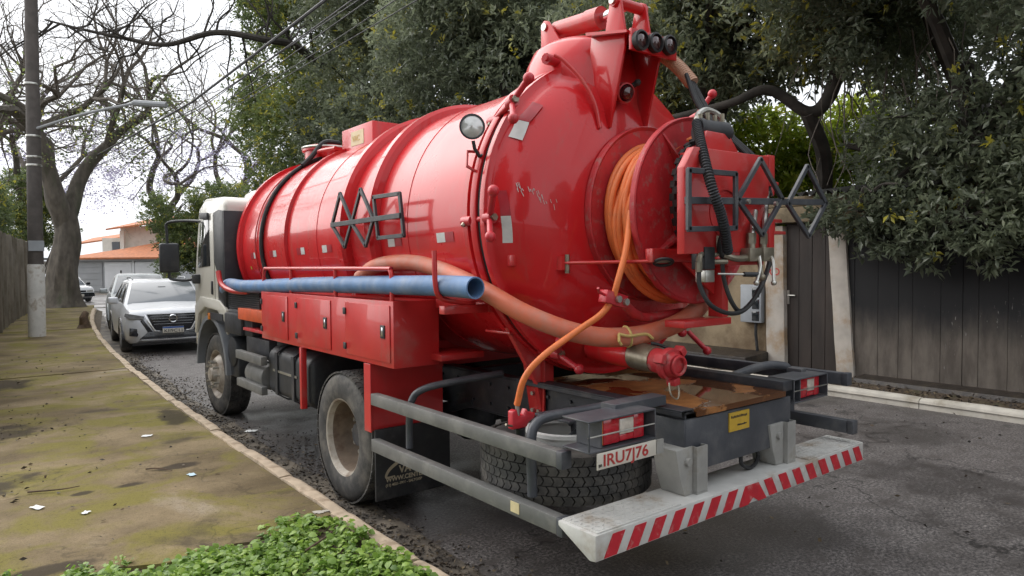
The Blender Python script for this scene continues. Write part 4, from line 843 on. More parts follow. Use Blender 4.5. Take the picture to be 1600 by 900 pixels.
# ---------------------------------------------------------------- discharge valve
b = MB(); b.cyl((3.10, 3.10, 1.27), (3.055, 2.72, 1.26), 0.085, n=24); dv = b.build('discharge_pipe', 'red_paint', truck)
b = MB(); b.cyl((3.055, 2.73, 1.26), (3.035, 2.55, 1.25), 0.082, 0.075, n=24); b.build('collar', 'brass_fitting', dv)
b = MB(); b.cyl((3.035, 2.56, 1.25), (3.03, 2.46, 1.24), 0.07, n=24); b.cyl((3.03, 2.47, 1.24), (3.028, 2.43, 1.237), 0.09, n=24); b.cyl((3.028, 2.43, 1.237), (3.026, 2.40, 1.235), 0.075, 0.06, n=24)
for a in (40, 160, 280):
    d = V(math.cos(R_(a)), 0, math.sin(R_(a))) * 0.10 + V(3.03, 2.44, 1.24); b.box(-0.02, 0.02, -0.03, 0.03, -0.025, 0.025, Matrix.Translation(d) @ Matrix.Rotation(-R_(a), 4, 'Y'))
cp = b.build('coupling', 'red_worn', dv, bevel=0.004)
b = MB(); b.torus((3.03, 2.385, 1.235), (0.05, 1, 0.05), 0.05, 0.009, 20, 6); b.build('cap_ring', 'red_worn', dv)
b = MB(); b.tube([(3.00, 2.43, 1.14), (2.99, 2.41, 1.08), (3.03, 2.40, 1.05), (3.06, 2.41, 1.09), (3.06, 2.43, 1.14)], 0.005, 6, sm=4); b.build('chain', 'brass_fitting', dv)
b = MB(); b.tube([(3.05, 2.60, 1.34), (3.08, 2.56, 1.33), (3.10, 2.50, 1.31)], 0.010, 6); b.build('handle', 'black_rubber', dv)
# yellow tie round the thick hose comes with that hose
# ---------------------------------------------------------------- chassis
ch_ = MB()
for x0, s in ((2.92, 1), (3.88, -1)):
    xs = (x0, x0 + 0.012 * s); ch_.box(min(xs), max(xs), 2.26, 9.6, 0.74, 1.0)
    xs = (x0, x0 + 0.09 * s); ch_.box(min(xs), max(xs), 2.26, 9.6, 1.001, 1.013); ch_.box(min(xs), max(xs), 2.26, 9.6, 0.727, 0.739)
for y_ in (3.4, 4.4, 5.6, 7.0, 8.6): ch_.box(2.935, 3.865, y_, y_ + 0.08, 0.76, 0.98)
chs = ch_.build('chassis', 'dark_steel', truck, bevel=0.003, seg=1)
b = MB()
for y_ in np.arange(2.5, 5.4, 0.21):
    for z in (0.80, 0.94): b.cyl((2.92, y_, z), (2.905, y_, z), 0.012, n=6)
b.each('bolt', 'dark_steel', chs)
b = MB(); b.prism([(2.89, 0.70), (2.89, 0.98), (3.91, 0.98), (3.91, 0.84), (3.91, 0.70)], 'y', 2.24, 2.26); b.prism([(2.24, 0.98), (2.24, 0.83), (2.60, 0.72), (2.62, 0.98)], 'x', 2.885, 2.90); re_ = b.build('rear_crossmember', 'grey_paint', truck, bevel=0.004)
re_.location.z = 0.0
b = MB(); b.box(2.97, 3.83, 2.225, 3.5, 1.014, 1.022); b.box(2.97, 3.83, 2.225, 2.231, 0.99, 1.0135); b.build('rust_tray', 'rust_tray', truck)
b = MB(); b.box(2.86, 2.965, 2.24, 3.6, 1.026, 1.034); b.box(2.86, 2.868, 2.24, 3.6, 1.0, 1.025); b.box(2.957, 2.965, 2.24, 3.6, 1.014, 1.0255); b.build('edge_angle', 'dark_steel', truck, bevel=0.002, seg=1)
b = MB(); b.box(3.83, 3.93, 2.24, 3.7, 1.014, 1.075); b.build('edge_beam', 'dark_steel', truck, bevel=0.004)
ysk = MB().box(3.27, 3.46, 2.232, 2.239, 0.86, 0.965).build('worn_sticker', 'sticker_yellow', truck)
b = MB(); rg = random.Random(2)
for k in range(12): b.box(3.285 + k * 0.013, 3.293 + k * 0.013, 2.2305, 2.2318, 0.932 + rg.random() * 0.003, 0.944 + rg.random() * 0.004)
for k in range(6): b.box(3.345 + k * 0.015, 3.357 + k * 0.015, 2.2305, 2.2318, 0.886 + rg.random() * 0.003, 0.894 + rg.random() * 0.003)
tag(b.build('smudged_print', 'ink_black', ysk), None, kind='stuff')
b = MB(); b.tube([(3.48, 2.3, 0.72), (3.46, 2.28, 0.64), (3.55, 2.28, 0.60), (3.66, 2.3, 0.64), (3.64, 2.32, 0.72)], 0.012, 6, sm=5); b.build('trailing_cable', 'black_rubber', truck)
# brackets and bumper
for x0, x1 in ((2.80, 3.03), (3.66, 3.90)):
    b = MB(); b.prism([(x0, 0.84), (x0 + 0.03, 0.70), (x0 + 0.07, 0.592), (x1 - 0.091, 0.592), (x1 - 0.091, 0.84)], 'y', 2.225, 2.38); br = b.build('bumper_bracket', 'bracket_grey', truck, bevel=0.004)
    b = MB(); b.box(x1 - 0.089, x1, 2.20, 2.29, 0.591, 0.60)
    for q in ((x1 - 0.089, x1 - 0.083, 2.20, 2.29), (x1 - 0.006, x1, 2.20, 2.29), (x1 - 0.083, x1 - 0.006, 2.20, 2.206), (x1 - 0.083, x1 - 0.006, 2.284, 2.29)): b.box(*q, 0.602, 0.84)
    b.build('post', 'bracket_grey', br); b = MB(); b.cyl((x0 + 0.09, 2.225, 0.77), (x0 + 0.09, 2.205, 0.768), 0.022, n=10); b.build('bolt', 'bracket_grey', br)
BY = 2.15
b = MB(); b.prism([(2.40, 0.590), (BY, 0.590), (BY, 0.470), (2.19, 0.464), (2.40, 0.565)], 'x', 2.15, 4.66); bump_ = b.build('bumper', 'bumper_white', truck, bevel=0.006)
for x0, x1 in ((2.17, 2.76), (3.98, 4.64)):
    b = MB(); b.box(x0, x1, BY + 0.01, 2.39, 0.5905, 0.596); tp = b.build('tread_plate', 'bumper_white', bump_)
    b = MB(); rg = random.Random(4)
    for i in range(int((x1 - x0) / 0.035)):
        for j in range(6):
            a = 0.6 if (i + j) % 2 else -0.6
            b.box(-0.011, 0.011, -0.0035, 0.0035, 0, 0.003, Matrix.Translation((x0 + 0.02 + i * 0.035, BY + 0.03 + j * 0.035, 0.596)) @ Matrix.Rotation(a, 4, 'Z'))
    tag(b.build('tread_stud', 'bumper_white', tp, smooth=False), None, kind='stuff')
xs0 = 2.20; i = 0; w = 0.082; step = 0.148
while xs0 < 4.60:
    if 3.26 < xs0 < 3.45: xs0 += step; continue
    sl = 0.058 if xs0 < 3.32 else -0.058
    q = [(xs0, 0.476), (min(xs0 + w, 4.655), 0.476), (min(xs0 + w + sl, 4.655), 0.575), (min(max(xs0 + sl, 2.155), 4.655), 0.575)]
    b = MB(); b.prism(q, 'y', BY - 0.003, BY - 0.0006); b.build('stripe', 'stripe_red', bump_); xs0 += step; i += 1
b = MB(); b.prism([(3.32, 0.470), (3.37, 0.500), (3.42, 0.470), (3.50, 0.470), (3.42, 0.575), (3.32, 0.575), (3.24, 0.470)], 'y', BY - 0.004, BY - 0.0031); b.build('stripe', 'stripe_red', bump_)
# side guard rails
def rail(x0, x1, y0, y1, z0, z1, m='rail_grey', cap=True):
    b = MB(); b.box(x0, x1, y0, y1, z0, z1); o = b.build('side_rail', m, truck, bevel=0.005)
    if cap: MB().box(x0 - 0.003, x1 + 0.003, y0 - 0.045, y0 - 0.001, z0 - 0.003, z1 + 0.003).build('end_cap', 'grey_paint', o, bevel=0.006)
    return o
rail(2.175, 2.235, 2.44, 4.37, 0.825, 0.905); rl = rail(2.175, 2.235, 2.44, 4.37, 0.50, 0.585)
MB().box(2.171, 2.1745, 2.72, 2.79, 0.52, 0.575).build('reflector', 'label_cream', rl)
rail(4.53, 4.59, 2.24, 4.3, 0.975, 1.055, 'grey_paint'); rail(4.53, 4.59, 2.20, 4.3, 0.66, 0.745, 'grey_paint')
rail(2.175, 2.235, 6.66, 7.46, 0.84, 0.925, cap=False); rail(2.175, 2.235, 6.66, 7.44, 0.555, 0.635, cap=False)
MB().tube([(2.270, 4.002, 0.582), (2.270, 3.996, 0.797), (2.290, 3.985, 0.915), (2.340, 3.928, 0.977), (2.500, 3.880, 1.007), (2.880, 3.778, 1.044)], 0.024, 12, sm=5).build('guard_hoop', 'grey_paint', truck); MB().tube([(2.270, 2.730, 0.593), (2.270, 2.737, 0.876), (2.310, 2.742, 0.963), (2.400, 2.723, 0.994), (2.620, 2.668, 1.006), (2.880, 2.590, 1.033)], 0.027, 12, sm=5).build('guard_hoop', 'grey_paint', truck)
MB().tube([(3.9, 2.75, 1.0), (4.3, 2.72, 1.06), (4.48, 2.66, 1.065), (4.555, 2.62, 1.0), (4.56, 2.62, 0.62)], 0.03, 12, sm=5).build('guard_hoop', 'grey_paint', truck)
# tail lamps
def tail_lamp(x0, x1, plate):
    y0, y1, z0, z1 = 2.24, 2.42, 0.925, 1.075
    b = MB()
    for q in ((x0, x1, y0, y1, z1 - 0.008, z1), (x0, x1, y0, y1, z0, z0 + 0.008), (x0 + 0.09, x0 + 0.10, y0 + 0.012, y1, z0 + 0.009, z1 - 0.009), (x1 - 0.008, x1, y0, y1, z0 + 0.009, z1 - 0.009), (x0, x0 + 0.008, y0, y0 + 0.01, z0 + 0.009, z1 - 0.009), (x0 + 0.10, x1 - 0.009, y1 - 0.01, y1, z0 + 0.009, z1 - 0.009), (x0 + 0.3, 2.89 if x0 < 3 else x1 - 0.05, y1 - 0.06, y1 + 0.04, z1 - 0.03, z1 + 0.02)): b.box(*q)
    o = b.build('tail_lamp', 'grey_paint', truck, bevel=0.002, seg=1)
    w = x1 - x0 - 0.16; xl = x0 + 0.105
    for k, (a, c, m_) in enumerate(((0, 0.06, 'lens_amber'), (0.06, 0.42, 'lens_red'), (0.42, 0.75, 'lens_clear'), (0.75, 1.0, 'lens_red'))):
        if k == 2:
            MB().box(xl + a * w + 0.001, xl + c * w - 0.001, y0 + 0.028, y0 + 0.10, z0 + 0.05, z1 - 0.025).build('lens', m_, o, bevel=0.004)
            MB().box(xl + a * w + 0.001, xl + c * w - 0.001, y0 + 0.03, y0 + 0.10, z0 + 0.018, z0 + 0.049).build('lens', 'lens_red', o, bevel=0.003); MB().box(xl + a * w + 0.001, xl + c * w - 0.001, y0 + 0.03, y0 + 0.10, z1 - 0.0245, z1 - 0.012).build('lens', 'lens_red', o)
        else: MB().box(xl + a * w + 0.001, xl + c * w - 0.001, y0 + 0.03, y0 + 0.10, z0 + 0.015, z1 - 0.012).build('lens', m_, o, bevel=0.004)
    MB().cyl((x0, y0 + 0.005, z0 + 0.075), (x1, y0 + 0.005, z0 + 0.075), 0.004, n=6).build('guard_bar', 'steel_bright', o)
    return o
tail_lamp(2.20, 2.665, True); tail_lamp(3.95, 4.36, False)
pl = MB(); pl.box(2.245, 2.655, 2.232, 2.238, 0.845, 0.922); lp = pl.build('licence_plate', 'plate_white', truck, bevel=0.002)
lp.location = (0, 0, 0)
text('IRU7J76', 'ink_red', lp, (2.285, 2.2305, 0.858), (1, 0, 0), (0, 0, 1), 0.078, width=0.31, bold=0.001)
text('BR', 'ink_black', lp, (2.253, 2.2305, 0.858), (1, 0, 0), (0, 0, 1), 0.02)
MB().box(2.68, 2.735, 2.25, 2.262, 0.84, 0.91).build('plate_bracket', 'bracket_grey', truck)
# red struts under the tank at the rear
b = MB(); b.prism([(2.62, 1.40), (3.0, 1.42), (3.0, 0.80), (2.90, 0.80), (2.86, 1.02)], 'y', 3.38, 3.42); b.prism([(3.35, 1.40), (3.62, 1.36), (3.50, 0.80), (3.36, 0.80)], 'x', 2.895, 2.91); b.box(2.62, 2.90, 3.36, 3.62, 1.36, 1.375); st = b.build('tank_saddle', 'red_satin', truck, bevel=0.004)
b = MB()
for z in (0.84, 0.95):
    for y_ in (3.40, 3.46): b.cyl((2.894, y_, z), (2.875, y_, z), 0.014, n=6)
b.each('bolt', 'steel_bright', st)
b = MB(); b.box(2.7, 4.1, 4.6, 4.9, 1.0, 1.2); b.box(2.9, 3.9, 6.4, 6.7, 1.0, 1.2); b.box(2.9, 3.9, 7.7, 7.9, 1.0, 1.2); b.each('tank_saddle', 'red_satin', truck)
# ---------------------------------------------------------------- toolbox
b = MB(); b.box(2.205, 2.56, 4.08, 6.70, 1.105, 1.555); tbx = b.build('tool_box', 'red_satin', truck, bevel=0.004)
for k, (y0, y1) in enumerate(((6.00, 6.665), (5.08, 5.78), (4.12, 4.81))):
    dz = 1.14
    d = MB().box(2.196, 2.2045, y0, y1, dz, 1.525).build('door', 'red_satin', tbx, bevel=0.003)
    ly = y0 + 0.09
    MB().box(2.188, 2.1955, ly - 0.03, ly + 0.03, 1.30, 1.39).build('latch_plate', 'black_plastic', d, bevel=0.003)
    MB().box(2.183, 2.1875, ly - 0.014, ly + 0.014, 1.315, 1.375).build('latch', 'chrome', d, bevel=0.002)
    for z in (1.20, 1.46): MB().box(2.186, 2.1955, y1 - 0.02, y1 + 0.02, z - 0.025, z + 0.025).build('door_hinge', 'black_plastic', d, bevel=0.003)
MB().box(2.50, 2.86, 3.96, 4.30, 1.14, 1.185).build('shelf', 'red_satin', tbx, bevel=0.004)
MB().box(2.53, 2.95, 3.45, 4.075, 1.50, 1.56).build('top_rail', 'red_satin', tbx, bevel=0.004); MB().box(2.21, 2.53, 3.46, 3.52, 1.50, 1.55).build('top_rail', 'red_satin', tbx, bevel=0.004)
# splash panel, flap, posts
b = MB(); b.box(2.20, 2.80, 4.42, 4.435, 0.62, 1.10); b.box(2.19, 2.20, 4.40, 4.50, 0.62, 1.104); b.build('splash_panel', 'red_satin', truck, bevel=0.002, seg=1)
b = MB(); b.box(2.19, 2.24, 5.68, 5.72, 0.58, 1.104); b.build('box_leg', 'red_satin', truck, bevel=0.003)
fl = MB().box(2.21, 2.83, 4.375, 4.395, 0.13, 0.64).build('mud_flap', 'black_rubber', truck, bevel=0.004)
text('VAC', 'ink_gold', fl, (2.39, 4.373, 0.305), (1, 0, 0), (0, 0, 1), 0.075, bold=0.002)
text('WWW.CENTERVAC', 'ink_gold', fl, (2.285, 4.373, 0.255), (1, 0, 0), (0, 0, 1), 0.045, bold=0.0012)
text('(11) 4021-1966 - SALTO/SP', 'ink_gold', fl, (2.285, 4.373, 0.222), (1, 0, 0), (0, 0, 1), 0.026, bold=0.0006)
b = MB()
def swoosh(pts, w0, w1, w2):
    P = spline(pts, 8); n = len(P); vs = []
    for i, p in enumerate(P):
        d = (P[min(i + 1, n - 1)] - P[max(0, i - 1)]).normalized(); nn = V(-d.z, 0, d.x); s = i / (n - 1); w = w0 * (1 - s) ** 2 + 2 * w1 * s * (1 - s) + w2 * s * s; vs += [p + nn * w, p - nn * w]
    b.add(vs, [(2 * i, 2 * i + 1, 2 * i + 3, 2 * i + 2) for i in range(n - 1)])
swoosh([(2.36, 4.3735, 0.29), (2.29, 4.3735, 0.29), (2.32, 4.3735, 0.345), (2.42, 4.3735, 0.40), (2.50, 4.3735, 0.42)], 0.003, 0.016, 0.012)
swoosh([(2.50, 4.3735, 0.42), (2.46, 4.3735, 0.38), (2.44, 4.3735, 0.35)], 0.012, 0.006, 0.002)
b.build('logo_swoosh', 'ink_gold', fl)
# hose rack on the toolbox
b = MB(); b.tube([(2.22, 6.66, 1.556), (2.22, 6.66, 1.70), (2.22, 6.62, 1.765), (2.22, 6.5, 1.772), (2.22, 5.4, 1.772), (2.22, 4.25, 1.772), (2.22, 4.15, 1.765), (2.22, 4.12, 1.70), (2.22, 4.12, 1.556)], 0.0155, 10, sm=4)
for y_ in (5.95, 5.02): b.cyl((2.22, y_, 1.556), (2.22, y_, 1.765), 0.016, n=10)
b.build('hose_rack', 'red_satin', truck)
b = MB(); b.tube([(2.45, 3.49, 1.555), (2.32, 3.49, 1.57), (2.21, 3.50, 1.60), (2.175, 3.50, 1.68), (2.17, 3.50, 1.88)], 0.016, 10, sm=5); b.build('hose_hook', 'red_satin', truck)
b = MB(); b.tube([(2.50, 7.35, 1.52), (2.34, 7.5, 1.52), (2.24, 7.75, 1.53), (2.20, 8.0, 1.60), (2.19, 8.08, 1.74)], 0.028, 10, sm=5); b.build('hose_hook', 'red_satin', truck)
# ---------------------------------------------------------------- wheels
def tyre_tread(c, ax, R, w, rows, cnt, name, parent, depth=0.012, z=True):
    b = MB(); c = Vector(c); ax, a, q = frame(ax); rw = w / rows
    for r in range(rows):
        off = -w / 2 + rw * (r + 0.5)
        for i in range(cnt):
            t = 2 * math.pi * (i + (0.5 if r % 2 else 0)) / cnt
            rd = a * math.cos(t) + q * math.sin(t); tg = ax.cross(rd); l = math.pi * R / cnt * 0.88; h = depth if 0 < r < rows - 1 else depth * 0.8
            M_ = Matrix((( rd.x, tg.x, ax.x, 0), (rd.y, tg.y, ax.y, 0), (rd.z, tg.z, ax.z, 0), (0, 0, 0, 1)))
            M_ = Matrix.Translation(c + ax * off + rd * R) @ M_
            hw = rw * 0.455; sk = l * 0.50
            vs = [(-0.004, -l - sk, -hw), (-0.004, l - sk, -hw), (-0.004, l + sk * 0.2, 0), (-0.004, l - sk, hw), (-0.004, -l - sk, hw), (-0.004, -l + sk * 0.2, 0)]
            vs2 = [(h, y_, z_) for _, y_, z_ in vs]
            b.add([M_ @ Vector(p) for p in vs + vs2], [(6, 7, 8, 9, 10, 11)] + [(k, (k + 1) % 6, 6 + (k + 1) % 6, 6 + k) for k in range(6)])
    return tag(b.build(name, 'tyre_rubber', parent, smooth=False), None, kind='stuff')
def wheel(x, y, z, side, dual=False, steer=0.0, R=0.5, w=0.27):
    # x = outer face, side = -1 left / +1 right (outward direction)
    ax = V(side * math.cos(steer), math.sin(steer) * side, 0); o = V(x, y, z)
    pr = [(R * 0.565, -0.015), (R * 0.60, -0.004), (R * 0.72, 0.004), (R * 0.88, -0.004), (R * 0.955, -0.022), (R * 0.975, -0.045), (R * 0.978, -w / 2), (R * 0.975, -w + 0.045), (R * 0.955, -w + 0.022), (R * 0.85, -w), (R * 0.565, -w + 0.01)]
    b = MB(); b.lathe(pr, o, ax, 64); ty = b.build('wheel', 'tyre_rubber', truck, ang=50)
    tyre_tread(o - ax * (w / 2), ax, R * 0.976, w * 0.92, 5, 54, 'tread', ty)
    if dual: rp = [(R * 0.575, -0.02), (R * 0.59, -0.006), (R * 0.565, -0.012), (R * 0.53, -0.05), (R * 0.50, -0.12), (R * 0.485, -0.175), (R * 0.42, -0.215), (R * 0.30, -0.225), (0.001, -0.225)]
    else: rp = [(R * 0.575, -0.02), (R * 0.59, -0.006), (R * 0.565, -0.012), (R * 0.53, -0.05), (R * 0.50, -0.07), (R * 0.42, -0.02), (R * 0.36, 0.01), (R * 0.20, 0.015), (0.001, 0.015)]
    k_ = 4 if dual else len(rp); b = MB(); b.lathe(rp[:k_], o, ax, 48); b.build('rim', 'rim_paint', ty)
    if dual: b = MB(); b.lathe(rp[3:], o, ax, 48); b.build('rim_dish', 'rim_rusty', ty)
    hb = MB(); a1 = frame(ax)
    if dual: hb.cyl(o - ax * 0.224, o - ax * 0.13, 0.10, 0.085, n=20)
    else: hb.cyl(o + ax * 0.012, o + ax * 0.075, 0.095, 0.075, n=20)
    hb.build('hub', 'dark_steel' if dual else 'rim_paint', ty, ang=30)
    nb_ = MB()
    for k in range(10):
        t = 2 * math.pi * k / 10; p = o + (a1[1] * math.cos(t) + a1[2] * math.sin(t)) * 0.155 + ax * (-0.224 if dual else 0.0)
        nb_.cyl(p, p + ax * (0.06 if dual else 0.075), 0.016, n=6)
    nb_.each('wheel_nut', 'steel_bright', ty)
    if dual:
        b = MB(); b.lathe(pr, o - ax * 0.33, ax, 48); b.build('inner_tyre', 'tyre_rubber', ty, ang=50)
    return ty
wheel(2.19, 4.90, 0.492, -1, True); wheel(4.61, 4.90, 0.492, 1, True)
wheel(2.33, 8.78, 0.492, -1, False, 0.03); wheel(4.47, 8.78, 0.492, 1)
b = MB(); b.cyl((2.6, 4.9, 0.5), (4.2, 4.9, 0.5), 0.09, n=12); b.sphere((3.4, 4.9, 0.5), 0.22, 8); b.build('axle', 'dark_steel', truck)
b = MB(); b.cyl((2.6, 8.78, 0.48), (4.2, 8.78, 0.48), 0.06, n=10); b.build('axle', 'dark_steel', truck)
b = MB()
for x in (2.95, 3.85): b.tube([(x, 4.2, 0.78), (x, 4.9, 0.62), (x, 5.6, 0.78)], 0.05, 6, sm=4)
b.each('leaf_spring', 'dark_steel', truck)
# spare wheel lying flat under the rear overhang
SX, SY, SZ = 2.75, 3.0, 0.66
b = MB(); R = 0.5; w = 0.27
b.lathe([(R * 0.565, -w / 2 + 0.015), (R * 0.72, -w / 2 - 0.004), (R * 0.90, -w / 2 + 0.004), (R * 0.965, -w / 2 + 0.03), (R * 0.975, 0), (R * 0.965, w / 2 - 0.03), (R * 0.90, w / 2 - 0.004), (R * 0.72, w / 2 + 0.004), (R * 0.565, w / 2 - 0.015)], (SX, SY, SZ), (0, 0, 1), 64); spw = b.build('spare_wheel', 'tyre_rubber', truck, ang=50)
tyre_tread((SX, SY, SZ), (0, 0, 1), R * 0.970, w * 0.96, 5, 58, 'tread', spw, 0.018)
b = MB(); b.lathe([(R * 0.57, 0.12), (R * 0.58, 0.15), (R * 0.54, 0.14), (R * 0.5, 0.02), (R * 0.4, -0.04), (0.001, -0.04)], (SX, SY, SZ), (0, 0, 1), 40); b.build('rim', 'white_bucket', spw)
b = MB(); b.lathe([(0.21, 0.02), (0.22, 0.145), (0.235, 0.15), (0.235, 0.17), (0.21, 0.175), (0.2, 0.15)], (SX, SY, SZ), (0, 0, 1), 36); b.build('rim_collar', 'white_bucket', spw)
b = MB(); b.prism([(2.60, 0.80), (2.92, 0.80), (2.92, 0.98), (2.75, 0.86)], 'y', 2.86, 2.88); b.box(2.60, 2.92, 2.80, 3.10, 0.905, 0.92); b.build('spare_carrier', 'grey_paint', truck, bevel=0.003)
# ---------------------------------------------------------------- fuel tank and side gear
b = MB(); b.prism([(2.26, 0.60), (2.36, 0.54), (2.80, 0.54), (2.88, 0.62), (2.88, 0.98), (2.80, 1.04), (2.36, 1.04), (2.26, 0.97)], 'y', 5.66, 6.72); ft = b.build('fuel_tank', 'black_plastic', truck, bevel=0.055, seg=4)
for y_ in (6.0, 6.42): MB().prism([(2.245, 0.59), (2.35, 0.525), (2.80, 0.525), (2.80, 0.535), (2.357, 0.535), (2.255, 0.6), (2.255, 0.975), (2.357, 1.045), (2.8, 1.045), (2.8, 1.055), (2.35, 1.055), (2.245, 0.985)], 'y', y_, y_ + 0.06).build('tank_strap', 'dark_steel', ft)
MB().box(2.25, 2.256, 5.95, 6.55, 0.80, 0.82).build('strip', 'steel_bright', ft); MB().cyl((2.36, 6.55, 1.04), (2.36, 6.55, 1.10), 0.06, n=16).build('filler_cap', 'black_plastic', ft)
b = MB(); b.cyl((2.34, 6.78, 0.70), (2.34, 7.30, 0.70), 0.13, n=20); b.build('air_tank', 'rail_grey', truck, bevel=0.02)
b = MB(); b.box(2.30, 2.9, 6.8, 7.5, 0.86, 1.06); b.box(2.38, 2.9, 7.0, 7.06, 0.55, 0.88); b.build('battery_box', 'dark_steel', truck, bevel=0.015)
b = MB(); b.prism([(2.22, 1.36), (2.6, 1.33), (2.6, 1.20), (2.22, 1.24)], 'y', 6.74, 7.50); b.build('side_tray', 'orange_metal', truck, bevel=0.008)
MB().prism([(2.24, 1.16), (2.6, 1.14), (2.6, 1.11), (2.24, 1.13)], 'y', 6.74, 7.4).build('side_tray', 'red_worn', truck, bevel=0.004)
b = MB()
b.box(2.34, 2.9, 7.12, 8.15, 1.32, 1.53); ig = b.build('intake_grille', 'black_plastic', truck, smooth=False)
for k in range(9): MB().box(2.315, 2.339, 7.1, 8.16, 1.33 + k * 0.022, 1.342 + k * 0.022).build('slat', 'dark_steel', ig)
b = MB(); b.box(2.30, 3.9, 7.3, 8.15, 1.05, 1.32); b.box(2.26, 2.32, 7.55, 8.15, 1.05, 1.28); b.build('engine_cover', 'dark_steel', truck, bevel=0.02)
# ---------------------------------------------------------------- cab
b = MB(); cabp = [(8.22, 1.20), (8.22, 2.52), (8.34, 2.60), (9.05, 2.63), (9.34, 2.52), (9.56, 1.85), (9.63, 1.55), (9.63, 0.75), (9.42, 0.75), (9.37, 1.05), (9.15, 1.26), (8.75, 1.34), (8.35, 1.26)]
b.prism(cabp, 'x', 2.31, 4.49); cab = b.build('cab', 'cab_white', truck, bevel=0.05, seg=3)
dp = [(8.66, 1.40), (8.66, 2.42), (9.05, 2.44), (9.26, 2.36), (9.42, 1.90), (9.48, 1.50), (9.48, 1.22), (9.25, 1.36)]
dr_ = MB().prism(dp, 'x', 2.298, 2.309).build('door', 'cab_white', cab, bevel=0.006)
MB().prism([(8.80, 1.80), (8.82, 2.36), (9.06, 2.38), (9.20, 2.32), (9.34, 1.92), (9.34, 1.78)], 'x', 2.290, 2.2975).build('window', 'glass_dark', dr_, bevel=0.003)
MB().prism([(8.78, 2.36), (8.78, 2.44), (9.12, 2.46), (9.12, 2.38)], 'x', 2.262, 2.2895).build('rain_visor', 'black_plastic', dr_, bevel=0.005)
MB().box(2.285, 2.2975, 8.70, 8.76, 1.46, 1.62).build('door_handle', 'black_plastic', dr_, bevel=0.005)
MB().prism([(8.22, 1.30), (8.22, 2.43), (8.40, 2.45), (8.60, 2.43), (8.61, 1.84), (8.48, 1.72), (8.46, 1.30)], 'x', 2.2885, 2.3095).build('rear_panel', 'black_plastic', cab, bevel=0.006)
MB().prism([(2.292, 1.30), (2.292, 2.43), (2.66, 2.43), (2.88, 2.20), (2.88, 1.30)], 'y', 8.195, 8.2185).build('rear_wall', 'black_plastic', cab, bevel=0.004)
b = MB(); b.prism([(8.30, 2.58), (8.34, 2.68), (8.60, 2.72), (8.9, 2.70), (9.0, 2.60)], 'x', 2.75, 3.2); b.build('roof_vent', 'cab_white', cab, bevel=0.03, seg=3)
MB().add([V(*p) for p in ((2.40, 9.50, 1.82), (4.40, 9.50, 1.82), (4.34, 9.28, 2.44), (2.46, 9.28, 2.44), (2.40, 9.60, 1.82), (4.40, 9.60, 1.82), (4.34, 9.38, 2.44), (2.46, 9.38, 2.44))], [(0, 1, 2, 3), (7, 6, 5, 4), (0, 4, 5, 1), (1, 5, 6, 2), (2, 6, 7, 3), (3, 7, 4, 0)]).build('windscreen', 'glass_dark', cab)
# wheel arch and fender
b = MB(); vs = []
for i in range(13):
    t = math.pi * i / 12
    for r in (0.60, 0.66): vs += [(2.27, 8.78 + r * math.cos(t), 0.56 + r * 1.0 * math.sin(t)), (2.62, 8.78 + r * math.cos(t), 0.56 + r * math.sin(t))]
fs = []
for i in range(12):
    a = i * 4; fs += [(a, a + 4, a + 5, a + 1), (a + 2, a + 3, a + 7, a + 6), (a, a + 2, a + 6, a + 4), (a + 1, a + 5, a + 7, a + 3)]
fs += [(0, 1, 3, 2), (48, 50, 51, 49)]
b.add(vs, fs); b.build('fender', 'fender_grey', truck)
b = MB(); b.prism([(8.10, 1.02), (8.16, 1.16), (8.45, 1.28), (9.0, 1.30), (9.3, 1.2), (9.42, 0.95), (9.48, 0.95), (9.45, 1.3), (9.2, 1.42), (8.40, 1.40), (8.10, 1.30)], 'x', 2.268, 2.309); b.build('arch_trim', 'cab_white', cab, bevel=0.008)
MB().box(2.25, 2.267, 8.72, 8.80, 1.16, 1.24).build('side_marker', 'lens_amber', cab, bevel=0.004); MB().box(2.256, 2.267, 8.20, 8.70, 1.17, 1.25).build('marker_strip', 'dark_steel', cab)
b = MB(); b.cyl((2.30, 8.02, 0.84), (2.62, 8.02, 0.84), 0.17, n=24); b.box(2.32, 2.62, 7.85, 8.2, 0.55, 0.85); b.build('mud_guard', 'black_plastic', truck, bevel=0.02)
mr = MB(); mr.box(1.93, 2.16, 9.70, 9.80, 1.72, 2.10); mi = mr.build('mirror', 'black_plastic', truck, bevel=0.03, seg=3)
b = MB(); b.tube([(2.31, 9.20, 2.36), (2.20, 9.5, 2.38), (2.03, 9.72, 2.36), (2.02, 9.74, 2.25), (2.03, 9.75, 2.08)], 0.018, 8, sm=4); b.tube([(2.31, 9.32, 1.66), (2.2, 9.55, 1.62), (2.05, 9.72, 1.64), (2.04, 9.74, 1.73)], 0.018, 8, sm=4); b.each('mirror_arm', 'black_plastic', mi)
MB().box(2.22, 2.31, 9.27, 9.38, 1.58, 1.70).build('mirror_mount', 'black_plastic', mi, bevel=0.02)

